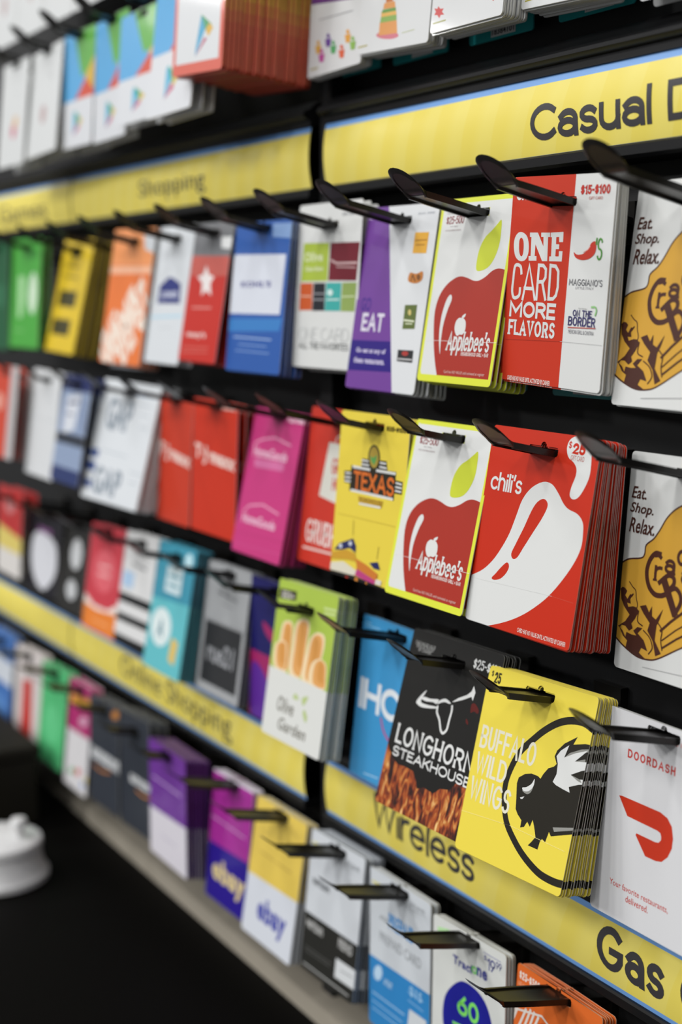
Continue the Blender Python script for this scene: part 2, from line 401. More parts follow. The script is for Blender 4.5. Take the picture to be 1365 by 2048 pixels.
sign(POST[1], X_R, UZ0, UZ1, [('Casual D', -.0620, .1080, .0985, .1322, 4.3)], 'upper yellow header sign reading Casual D, right of the post', False)
sign(-.9755, POST[0], UZ0, UZ1, [('Shopping', -.7556, .1085, -.5863, .1315, .0)], 'upper yellow header sign reading Shopping, left of the post', False)
sign(X_L, -.9775, UZ0, UZ1, [('& Games', -1.34, .1085, -1.066, .1320, .0)], 'upper yellow header sign cut by the left edge of the picture', False)
sign(POST[1], X_R, LZ0, LZ1, [('Wireless', -.2640, -.4450, -.1149, -.4160, 3.9), ('Gas C', .0285, -.4490, .1337, -.4180, 5.3)], 'lower yellow header sign reading Wireless, right of the post', True)
sign(-1.02, -.3865, LZ0, LZ1, [('Online Shopping', -.8433, -.4520, -.5413, -.4190, .0)], 'lower yellow header sign reading Online Shopping, left of the post', True)
sign(X_L, -1.022, LZ0, LZ1, [], 'lower yellow header sign at the far left end', True)

# hooks -------------------------------------------------------------
def hook_meshes():
    """arm from the wall and bent-up paddle tip; local origin on the wall at the arm's root, x across, -y outwards"""
    L = WALL_Y; yb = L - .021                   # distance from the wall where the paddle starts
    def ring(y, z, hw, th, rim, ca, sa, q=1.0):
        # cross section: a flat bar hollowed on both faces between two rims; (ca, sa): direction of travel
        u = [(-hw, 0), (-hw + rim, 0), (-hw + rim, -th * .3 * q), (hw - rim, -th * .3 * q), (hw - rim, 0), (hw, 0), (hw, -th), (hw - rim, -th), (hw - rim, -th * (1 - .38 * q)), (-hw + rim, -th * (1 - .38 * q)), (-hw + rim, -th), (-hw, -th)]
        return [(x, y + -n * -sa * 1.0, z + n * ca) for x, n in u]
    T = .0044
    arm = MB(); rows = []
    for i in range(9):
        d = yb * i / 8
        rows.append(ring(-d, SLOPE * d, (.0125 if i < 7 else (.0120 if i == 7 else .0112)), T, .0022, 1, 0))
    arm.grid(rows, M_HOOK, True); arm.face(rows[0], M_HOOK); arm.face(rows[-1][::-1], M_HOOK)
    tip = MB(); rows = []; Z0 = SLOPE * yb; n = 22; LEN = .0205; y_, z_ = yb + .0004, Z0 + .0002
    for i in range(n + 1):
        t = i / n; sl = .25 + .55 * min(1, t * 3.2)
        if i: z_ += sl * LEN / n; y_ += LEN / n
        ang = math.atan(sl); s = max(0.0, (t - .42) / .58); hw = (.0112 + .0016 * min(1, t / .3)) * math.sqrt(max(0.02, 1 - s ** 2.5))
        rows.append(ring(-y_, z_, hw, T, min(.0022, hw * .4), math.cos(ang), -math.sin(ang), 1 - s * s))
    tip.grid(rows, M_HOOK, True); tip.face(rows[0], M_HOOK); tip.face(rows[-1][::-1], M_HOOK)
    bk = MB(); bk.box(-.014, -.006, -.016, .014, -.0002, .012, M_HOOK)
    return arm.mesh('hook_arm', True), tip.mesh('hook_tip', True), bk.mesh('hook_base')
HA, HT, HB = hook_meshes()
def hook(row, idx, label):
    root = empty('display_hook', ((idx - 11) * PITCH + PX, WALL_Y - .0008, TIP_Z[row] - .0135 - SLOPE * (WALL_Y - .021) + .0012))
    tag(root, label, 'hook', 'black plastic display hooks')
    for nm, me in (('arm', HA), ('paddle_tip', HT), ('wall_clip', HB)):
        o = bpy.data.objects.new(nm, me); COL.objects.link(o); o.parent = root
    return root

DESIGNS = {
 'cracker': [109.7,140.2,"d7d8d6","cdcdc8",[["P","d2a03c",1,[-20.9,83.5,-9.6,77.6,-1.1,72.6,5.6,69.0,16.7,66.7,19.5,63.5,20.1,58.0,26.2,53.2,30.9,47.2,36.3,38.8,43.0,32.6,50.9,28.6,62.9,25.3,77.6,30.4,86.2,58.4,88.8,94.5,73.5,108.0,61.9,114.2,54.1,118.5,40.0,126.5,31.5,129.2,20.3,129.3,8.3,125.5,-0.7,121.0,-12.1,114.4]],["L","4a2a22",1.1,1,[-20.9,83.5,-9.6,77.6,-1.1,72.6,5.6,69.0,16.7,66.7,19.5,63.5,20.1,58.0,26.2,53.2,30.9,47.2,36.3,38.8,43.0,32.6,50.9,28.6,62.9,25.3,77.6,30.4,86.2,58.4,88.8,94.5,73.5,108.0,61.9,114.2,54.1,118.5,40.0,126.5,31.5,129.2,20.3,129.3,8.3,125.5,-0.7,121.0,-12.1,114.4,-20.9,83.5]],["L","4a2a22",3.4,1,[33.0,61.8,28.9,62.1,24.6,67.0,22.8,74.7,25.5,82.8,31.1,87.2,37.1,87.3,41.2,85.6]],["L","4a2a22",2.6,1,[34.1,63.6,32.3,62.7,30.2,63.0]],["S","4a2a22","r",29.5,79.1,36.1,69.0,2.3,0.3,1.4,0],["S","4a2a22","a",38.1,72.9,47.6,63.4,2.3,0.2,1.4,0],["S","4a2a22","c",48.0,66.3,56.0,56.0,2.3,0,1.4,0],["S","4a2a22","k",56.8,61.9,65.6,46.0,2.3,0,1.4,0],["S","4a2a22","a",53.0,77.2,61.2,67.9,2.3,0,1.4,0],["P","4a2a22",0,[35.9,77.9,41.0,75.5,53.3,96.2,48.9,98.9]],["L","4a2a22",3,1,[35.0,79.2,41.9,73.8,46.8,74.5,47.3,78.6,42.6,83.6]],["L","4a2a22",3,1,[43.1,83.5,49.2,80.6,53.8,83.9,54.5,89.1,50.2,96.8]],["P","4a2a22",0,[0.3,89.1,2.2,87.6,4.6,88.0,6.6,89.6,5.2,92.6,7.5,94.6,9.6,91.1,12.5,91.3,10.0,94.2,11.0,97.1,7.5,97.0,9.0,99.5,13.4,98.3,16.3,98.5,19.0,100.4,16.1,105.7,13.1,109.4,14.6,112.3,11.5,114.5,7.7,112.1,4.2,112.0,2.7,113.9,0.9,113.4,7.3,109.0,10.8,104.3,5.0,99.8,1.9,95.6]],["L","4a2a22",0.7,1,[8.1,83.4,11.3,86.0,14.4,87.9,15.5,92.4,17.2,96.8,16.4,99.7]],["L","4a2a22",0.9,0,[9.8,92.6,12.4,90.7]],["P","4a2a22",0,[1.8,113.2,5.8,115.6,8.6,119.1,9.3,115.7,14.0,116.4,18.6,116.2,15.4,113.7,19.0,110.6,23.5,110.5,19.5,114.5,25.6,117.9,29.7,124.1,24.0,123.0,22.2,126.5,29.3,129.7,20.3,129.4,9.5,126.0,10.6,121.0,6.2,118.7]],["P","4a2a22",0,[19.5,97.1,24.9,95.3,28.2,99.4,30.4,95.1,31.0,101.2,34.7,102.8,40.3,95.2,38.0,102.2,35.8,106.5,35.3,115.9,41.7,123.1,37.1,125.6,33.8,117.0,28.1,111.1,29.6,106.1,23.4,101.1]],["L","4a2a22",0.8,1,[18.8,100.4,18.5,106.8,23.3,109.0]],["L","4a2a22",0.8,1,[24.8,111.8,30.8,115.3,33.8,120.9,31.0,125.4]],["L","4a2a22",1.6,0,[39.9,108.8,47.6,101.8,59.2,92.8,74.6,84.6]],["L","4a2a22",0.8,0,[41.7,114.6,52.5,106.2,66.0,97.5]],["L","4a2a22",1.2,0,[42.8,119.0,54.2,111.2,68.8,102.9]],["L","4a2a22",0.8,1,[37.2,104.7,41.0,108.5,40.7,114.8,42.5,120.6]],["T","4a2a22","Eat.",3.2,29.8,16.8,22.1,0.015,0.25,0],["T","4a2a22","Shop.",2.9,40.7,24.3,32.3,0.015,0.25,0],["T","4a2a22","Relax.",3.5,51.6,26.5,42.0,0.015,0.25,0],["L","b0b0b0",0.5,0,[26.6,134.8,74.5,131.7]]]],
 'onecard': [105.0,135.1,"d7d8d6","cdcdc8",[["P","c23620",0,[-10.9,-6.9,65.4,-4.6,65.4,-0.1,64.2,136.3,64.5,143.4,-5.1,150.6]],["P","d7d8d6",1,[5.1,45.7,5.7,39.9,9.3,36.5,14.2,36.4,19.3,39.3,21.7,45.5,21.2,51.3,18.0,54.7,12.4,55.0,7.6,52.0]],["P","c23620",1,[10.9,45.6,11.0,41.3,13.0,39.8,15.2,41.7,16.1,45.6,15.9,50.4,14.2,52.1,12.0,50.0]],["P","d7d8d6",0,[21.9,36.4,30.4,36.4,37.4,45.3,36.7,39.2,34.3,39.2,34.0,36.4,43.2,36.4,43.6,39.2,41.6,39.2,42.5,54.7,37.1,54.8,28.7,44.0,28.8,51.6,30.7,51.6,31.1,54.6,22.6,54.8,22.2,51.7,24.4,51.7,23.8,39.3,22.2,39.3]],["P","d7d8d6",0,[44.0,36.4,57.1,35.9,57.4,42.3,53.5,42.4,53.1,39.1,50.1,39.2,50.4,43.8,53.7,43.8,53.8,46.8,50.5,46.9,50.6,51.5,54.1,51.5,54.0,48.1,57.6,48.1,57.6,54.6,44.5,54.7,44.4,51.6,46.2,51.6,45.6,39.3,44.2,39.3]],["L","d7d8d6",2.3,1,[15.8,62.9,14.6,59.1,11.1,57.7,8.0,59.2,7.2,68.0,6.9,74.9,8.9,79.2,12.2,79.4,15.2,77.5,15.5,73.6]],["L","d7d8d6",2.3,0,[19.2,79.8,24.0,57.7,32.3,79.5]],["L","d7d8d6",2.3,0,[20.6,72.9,29.3,72.9]],["L","d7d8d6",2.3,0,[34.2,79.4,34.3,57.5,39.0,57.6,42.0,59.9,42.2,65.1,40.0,68.0,34.4,68.4]],["L","d7d8d6",2.3,0,[39.1,68.2,43.5,79.1]],["L","d7d8d6",2.3,0,[47.0,78.9,46.6,57.4,52.0,57.8,55.1,61.0,55.7,71.2,54.4,76.4,51.6,78.7,47.0,78.9]],["S","d7d8d6","MORE",5.7,92.3,55.5,81.6,2.3,0,1.4,0],["S","d7d8d6","FLAVORS",5.8,104.3,56.1,94.0,1.9,0.35,1.6,0],["T","e8d0c8","CARD HAS NO VALUE UNTIL ACTIVATED BY CASHIER",8.8,134.9,55.2,131.7,0.03,0,0],["S","d7d8d6","chili's",4.7,15.2,31.1,7.7,1.75,0,1.35,0],["S","b8332a","$15-$100",71.4,12.7,99.7,6.9,1.25,0.2,1.35,0],["T","c06a60","GIFT CARD",80.0,16.0,93.2,14.2,0,0,0],["P","c0392a",1,[69.2,48.5,72.6,50.0,79.0,49.3,83.5,45.7,85.9,42.6,89.4,41.6,90.7,44.8,89.6,49.3,84.4,52.5,77.3,53.3,71.3,51.8]],["L","e0b0a8",0.6,0,[78.9,48.5,82.9,46.7,84.8,44.8]],["S","4f8f3c","'S",89.9,53.3,97.0,39.4,1.3,0,1.2,0],["S","4a4b52","MAGGIANO'S",67.0,69.4,99.5,65.2,0.5,0,2.2,0],["T","9a9a9c","LITTLE ITALY",73.8,71.5,91.6,70.0,0,0,0],["S","3c3868","ON THE",73.1,88.7,91.9,84.5,0.75,0.1,1.6,0],["S","3c3868","BORDER",69.1,94.7,95.7,88.8,0.95,0.1,1.6,0],["L","b86058",0.7,0,[69.6,96.0,96.2,95.2]],["T","707078","MEXICAN GRILL & CANTINA",70.1,99.7,95.1,97.2,0,0,0],["L","8fc080",1.2,1,[91.3,82.2,94.6,82.1,96.0,84.3,95.2,87.0]],["T","a0a0a0","THE ORIGINAL",78.4,84.0,86.9,83.1,0,0,0],["L","b03828",0.25,0,[0.7,107.8,62.6,105.4]],["L","c4c4c4",0.25,0,[62.6,105.4,103.8,105.1]]]],
 'apple': [99.5,131.3,"d6dc40","cdcdc8",[["P","d7d8d6",0,[3.5,2.6,6.0,3.4,92.5,3.4,96.0,6.6,96.0,123.4,93.5,126.3,5.0,126.3,3.5,124.0]],["P","a32f22",1,[31.4,131.4,28.7,128.6,21.2,115.3,15.7,101.2,11.5,83.0,14.0,70.6,21.8,62.1,32.0,57.1,40.5,55.6,49.8,56.8,57.9,58.7,65.4,58.7,73.1,56.1,80.3,52.3,86.9,50.8,94.2,51.3,100.6,53.3,108.2,58.9,114.5,71.9,113.0,106.7,108.4,128.5,74.4,135.0]],["P","d6dc40",0,[96.0,-2.6,101.5,-2.6,101.5,133.9,96.0,133.9]],["P","d6dc40",0,[-2.0,126.3,101.5,126.3,101.5,133.9,-2.0,133.9]],["P","c3cc36",1,[82.8,17.7,78.3,20.2,72.5,24.3,65.4,28.6,60.3,35.6,58.6,43.8,59.9,51.5,68.0,51.7,75.6,49.0,81.0,43.3,84.3,35.2,84.5,26.7]],["P","d7d8d6",1,[29.3,68.8,25.4,72.8,22.2,83.0,22.0,94.2,24.2,103.6,27.5,111.3,26.2,102.5,26.1,90.6,29.1,79.7,32.6,72.6,31.9,69.4]],["P","d7d8d6",1,[46.4,85.0,42.9,87.7,42.5,92.6,45.2,96.6,48.1,97.6,50.3,96.6,53.5,96.7,56.1,94.9,57.0,91.8,56.0,87.6,52.9,85.3,49.6,85.0]],["P","d7d8d6",1,[50.4,85.4,50.5,83.5,54.5,81.8,54.0,84.1]],["S","d7d8d6","Applebee's",34.3,111.5,90.6,94.4,1.75,0.25,1.2,0.08],["S","e0d0cc","NEIGHBORHOOD GRILL + BAR",55.6,111.3,91.6,108.7,0.42,0,1.3,0],["T","d8b0a8","Card has NO VALUE until activated at register",36.5,124.9,90.4,122.2,0.005,0,0],["S","8a3038","$25-500",9.3,18.0,33.4,12.4,0.75,0,1.4,0],["T","b0a8a8","THE AMOUNT FROM",8.6,11.0,33.0,9.8,0,0,0],["T","b0a8a8","NO FEES",15.7,20.3,26.0,19.2,0,0,0],["T","b0a0a0","NO EXPIRATION",10.0,23.1,30.8,21.9,0,0,0],["L","e8e0dc",0.25,0,[4.3,101.8,101.3,101.1]]]],
 'eat': [100.6,142.8,"d6d8da","cdcdc8",[["P","6e3f92",0,[-14.8,-1.7,28.7,-1.5,30.7,3.1,68.9,139.0,72.8,151.4,-5.9,157.1]],["P","2c1a78",0,[-16.1,105.2,58.3,104.3,65.6,127.6,-13.3,129.5]],["S","d8d4e0","EAT",12.4,97.5,45.0,83.1,2.7,0,1.35,0],["T","3a2080","GO",7.8,81.5,22.7,71.1,0.02,0,0],["T","cfc8e0","Go eat at any of",9.8,115.4,53.4,110.5,0.03,0,0],["T","cfc8e0","these restaurants.",8.1,122.7,54.0,118.0,0.03,0,0],["L","cfc0e0",1.6,0,[3.3,8.4,29.1,9.8]],["P","e0a83c",0,[72.3,21.4,91.1,21.7,91.1,37.3,72.4,37.0]],["L","b07828",0.9,0,[74.3,27.4,89.4,27.3]],["L","b07828",0.9,0,[76.0,30.9,87.1,30.9]],["P","c07a38",1,[73.2,51.6,81.5,52.5,89.8,50.8,90.6,56.9,83.3,59.7,73.4,58.7,71.1,56.0]],["L","503018",1.2,0,[75.6,57.8,76.9,53.4,81.2,57.8]],["P","7a4a20",0,[87.9,55.2,88.0,55.8,87.8,56.3,87.6,56.8,87.1,57.1,86.6,57.4,85.9,57.4,85.2,57.4,84.6,57.1,84.0,56.8,83.4,56.3,83.0,55.8,82.8,55.2,82.7,54.6,82.8,54.0,83.1,53.6,83.6,53.2,84.1,53.0,84.8,52.9,85.5,53.0,86.1,53.2,86.7,53.6,87.3,54.0,87.7,54.6]],["P","5c6a34",0,[72.1,76.1,88.7,75.7,89.5,93.7,73.0,94.2]],["L","d8dcc0",1.3,0,[73.9,87.5,87.0,88.1]],["L","d8dcc0",0.8,0,[76.5,90.1,85.4,90.1]],["P","c8b870",0,[82.3,81.6,82.3,82.1,82.3,82.7,82.0,83.2,81.7,83.5,81.2,83.8,80.6,83.9,80.0,83.8,79.4,83.6,78.8,83.2,78.4,82.8,78.0,82.2,77.8,81.6,77.7,81.0,77.8,80.5,78.0,80.0,78.4,79.6,78.9,79.4,79.4,79.3,80.0,79.4,80.6,79.6,81.2,79.9,81.7,80.4,82.0,81.0]],["P","2a2a2c",0,[71.0,110.1,92.2,109.9,92.8,119.0,71.5,118.7]],["P","a83a34",0,[85.9,112.3,85.9,112.8,85.5,113.2,84.9,113.6,84.1,113.9,83.0,114.2,81.9,114.3,80.7,114.3,79.6,114.1,78.5,113.9,77.7,113.6,77.2,113.2,76.9,112.7,76.9,112.2,77.3,111.8,77.9,111.4,78.8,111.1,79.8,110.9,81.0,110.8,82.2,110.8,83.3,110.9,84.3,111.1,85.1,111.5,85.7,111.9]],["L","b8b8b8",1.2,0,[72.7,116.9,91.4,116.9]],["T","b8bcc2","$25-500",72.7,8.2,95.0,6.3,0,0,0]]],
 'faves': [104.1,136.4,"d6d7d5","cdcdc8",[["P","aabe46",0,[10.1,31.9,53.2,33.0,53.6,64.1,7.9,64.2]],["P","6e1f2b",0,[55.7,33.0,102.4,34.0,99.9,64.5,54.7,63.9]],["P","c65a2e",0,[7.4,65.5,29.1,65.5,29.5,88.3,7.3,88.6]],["P","25272d",0,[30.5,65.6,50.4,65.8,50.9,88.7,30.0,88.8]],["P","3fa6a0",0,[51.8,65.5,76.7,65.8,76.9,88.8,51.3,88.9]],["P","8ea45a",0,[78.2,65.8,100.8,65.9,99.6,89.1,77.5,89.0]],["T","d4dcb0","Olive",12.4,47.8,43.7,39.8,0.04,0,0],["T","d4dcb0","Garden",14.2,55.7,45.0,51.4,0.04,0,0],["L","c0a0a0",2,0,[58.2,47.4,67.1,50.0,98.7,50.3]],["L","c0a0a0",1,0,[67.4,52.9,97.3,54.0]],["L","e0b8a0",1,0,[8.1,76.4,27.7,76.7]],["L","a0a0a4",1,0,[30.5,74.5,49.4,74.6]],["L","a0a0a4",1,0,[31.0,79.4,48.9,79.5]],["P","d0e4e0",0,[63.7,73.8,63.6,74.5,63.2,75.1,62.5,75.6,61.6,76.1,60.5,76.3,59.3,76.4,58.1,76.3,57.0,76.1,56.0,75.6,55.2,75.1,54.6,74.4,54.4,73.7,54.5,73.0,54.9,72.4,55.6,71.8,56.5,71.4,57.6,71.1,58.8,71.0,60.0,71.1,61.1,71.4,62.1,71.9,62.9,72.4,63.4,73.1]],["L","d0e4e0",1.2,0,[54.8,79.5,74.0,79.5]],["L","d0dcb0",1,0,[78.5,77.2,98.0,76.9]],["S","b4b6b6","ONE CARD",10.0,113.8,93.0,103.0,0.7,0,3,0],["S","6e7070","ALL THE FAVORITES",10.7,120.8,92.9,115.2,0.9,0,1.6,0],["T","8a8c90","$0-$500",72.5,12.0,101.6,9.8,0.02,0,0]]],
 'blueshop': [103.6,133.3,"2f5aa4","9aa0b4",[["P","3c7cbe",0,[-8.3,86.5,100.2,84.9,96.5,95.7,-6.2,98.0]],["P","d4d8e2",0,[0.9,28.2,97.9,29.8,95.4,81.6,-5.0,81.4]],["T","50508c","KOHL'S",18.3,57.9,75.0,52.4,0.04,0,0],["P","7f9cc8",0,[69.8,2.6,105.1,3.4,104.2,16.6,70.4,14.2]],["L","a8c0e0",1,0,[12.3,102.6,83.6,103.5]],["L","8aa8d4",0.8,0,[22.9,109.1,76.0,109.7]],["L","8aa8d4",0.8,0,[17.7,114.7,81.4,115.5]]]],
 'star': [93.2,132.6,"c02c22","cdcdc8",[["P","747578",0,[-55.0,-10.2,120.4,-2.3,108.2,33.1,-22.0,30.4]],["P","c05a50",0,[-22.0,30.4,97.3,32.9,96.6,51.3,-14.3,50.4]],["P","e6dedc",0,[39.2,40.4,49.3,49.5,63.0,51.8,55.5,57.7,61.8,69.5,47.4,64.4,37.4,69.6,35.3,57.6,21.3,51.5,35.4,49.3]],["L","d8908a",1.6,0,[18.3,81.2,65.2,80.9]],["T","e6d0cc","macy's",13.8,110.6,62.0,103.7,0.04,0,0],["L","d07a70",0.8,0,[8.1,119.7,72.1,118.2]],["L","d07a70",0.8,0,[7.7,124.4,71.8,122.6]],["P","dfe0e0",0,[67.5,14.4,96.4,15.3,97.9,26.6,70.1,24.7]]]],
 'house': [97.4,139.3,"d4d8dc","cdcdc8",[["P","2a3478",0,[43.0,51.5,52.1,52.4,77.0,58.9,81.2,78.5,18.1,78.3,19.2,60.4]],["T","d0d4e4","LOWE'S",26.2,73.0,72.3,66.0,0.05,0,0],["L","a8d2e6",2.2,0,[5.9,92.7,90.7,90.5]],["L","c0c4c8",0.8,0,[33.0,103.4,68.3,102.2]]]],
 'stencil': [107.5,144.7,"e2773a","cdcdc8",[["P","eeb694",0,[-15.0,40.3,125.3,39.6,123.7,47.2,-16.9,48.2]],["P","e8955c",0,[-6.7,-3.0,105.4,-0.4,117.3,38.8,-11.1,38.6]],["T","ecdacb","THE",-2.6,134.4,46.8,97.9,0.04,0,48],["T","ecdacb","HOME",-3.2,132.7,97.2,88.1,0.06,0,48],["T","ecdacb","DEPOT",34.3,125.7,120.0,72.8,0.06,0,48],["P","c8ccd0",0,[77.7,5.6,111.8,7.9,113.8,27.4,84.8,22.2]]]],
 'greyb': [104.0,143.0,"8f9196","cdcdc8",[["P","a0a2a4",0,[31.2,7.2,93.6,7.2,93.6,42.9,31.2,42.9]],["P","c8b84a",0,[52.0,42.9,83.2,42.9,83.2,78.6,52.0,78.6]],["P","b8babc",0,[41.6,85.8,93.6,85.8,93.6,128.7,41.6,128.7]]]],
 'yellowb': [88.8,137.5,"d8b92c","8f7a34",[["P","3e3a1a",0,[13.3,63.2,66.6,63.2,66.6,82.5,13.3,82.5]],["P","3e3a1a",0,[8.9,97.6,63.9,97.6,63.9,116.9,8.9,116.9]],["L","6a5a18",2.5,0,[17.8,33.0,53.3,34.4]],["L","6a5a18",2.5,0,[19.5,45.4,57.7,46.7]],["P","4a431c",0,[57.7,16.5,57.1,18.3,55.3,19.9,52.5,21.4,48.8,22.5,44.6,23.1,40.0,23.4,35.4,23.1,31.1,22.5,27.4,21.4,24.6,19.9,22.8,18.3,22.2,16.5,22.8,14.7,24.6,13.1,27.4,11.6,31.1,10.5,35.4,9.9,40.0,9.6,44.6,9.9,48.8,10.5,52.5,11.6,55.3,13.1,57.1,14.7]]]],
 'green': [107.9,134.9,"4da543","cdcdc8",[["P","d4e6cf",0,[96.0,67.5,95.5,74.1,94.1,80.3,91.9,85.6,89.0,89.7,85.6,92.2,82.0,93.1,78.3,92.2,75.0,89.7,72.1,85.6,69.8,80.3,68.4,74.1,67.9,67.5,68.4,60.8,69.8,54.6,72.1,49.3,75.0,45.3,78.3,42.7,82.0,41.8,85.6,42.7,89.0,45.3,91.9,49.3,94.1,54.6,95.5,60.8]],["P","a8d49f",0,[30.2,45.9,51.8,45.9,53.9,74.2,45.3,97.1,32.4,97.1]],["P","3d8a38",0,[97.1,18.9,96.3,20.6,94.2,22.3,90.7,23.7,86.3,24.7,81.1,25.4,75.5,25.6,69.9,25.4,64.7,24.7,60.2,23.7,56.8,22.3,54.7,20.6,53.9,18.9,54.7,17.1,56.8,15.5,60.2,14.1,64.7,13.0,69.9,12.4,75.5,12.1,81.1,12.4,86.3,13.0,90.7,14.1,94.2,15.5,96.3,17.1]],["L","8ac47f",1.2,0,[21.6,113.3,53.9,113.3]]]],
 'darkgreen': [103.6,137.8,"1f5a38","cdcdc8",[["P","2d6a48",0,[31.1,55.1,93.2,55.1,93.2,82.7,31.1,82.7]]]],
 'pepper': [106.1,134.8,"c02b12","cdcdc8",[["P","d7d8d6",1,[-21.5,106.7,-9.6,107.6,-0.5,104.7,11.1,98.8,20.2,90.7,27.4,80.7,32.9,70.3,36.8,58.4,40.6,46.7,47.6,38.1,57.9,32.8,66.8,33.2,74.1,38.2,80.3,44.0,85.9,47.0,94.7,49.0,100.5,53.5,102.3,60.6,102.4,69.6,98.2,80.1,90.2,92.2,80.6,103.6,70.2,112.7,56.9,121.7,41.6,129.1,24.0,135.2,9.3,138.0,-13.5,139.0]],["P","c02b12",1,[60.2,43.7,54.9,47.0,50.7,53.9,46.2,64.8,40.9,76.0,37.8,83.4,40.1,86.6,44.3,84.9,49.1,77.3,55.7,66.8,62.2,56.6,65.9,48.4,64.4,44.6]],["P","c02b12",1,[34.9,89.9,30.4,93.3,25.0,99.1,21.7,102.7,24.7,103.6,31.0,101.5,35.9,96.7,37.5,92.1]],["P","d7d8d6",1,[83.0,0.3,77.3,3.3,75.7,8.9,78.4,14.4,83.8,17.1,87.3,20.8,87.6,25.7,85.2,33.4,85.1,38.4,88.5,40.3,92.9,38.6,96.9,32.8,99.9,25.1,100.0,17.8,98.7,9.8,96.1,3.2,90.6,0.0]],["S","c02b12","$",77.1,8.9,80.1,3.8,0.7,0,1.4,0],["S","c02b12","25",81.2,12.0,93.1,4.7,1.9,0,1.15,0],["T","b04a3c","GIFT CARD",80.6,16.0,93.1,12.7,0,0,0],["S","d7d8d6","chili's",5.7,43.8,38.3,31.4,1.75,0,1.35,0],["L","cfcfcd",0.2,0,[1.5,105.9,83.1,103.9]],["L","cc5544",0.2,0,[83.1,103.9,103.8,104.5]],["T","e8cfc8","CARD HAS NO VALUE UNTIL ACTIVATED BY CASHIER",55.4,132.9,102.3,129.9,0.02,0,0]]],
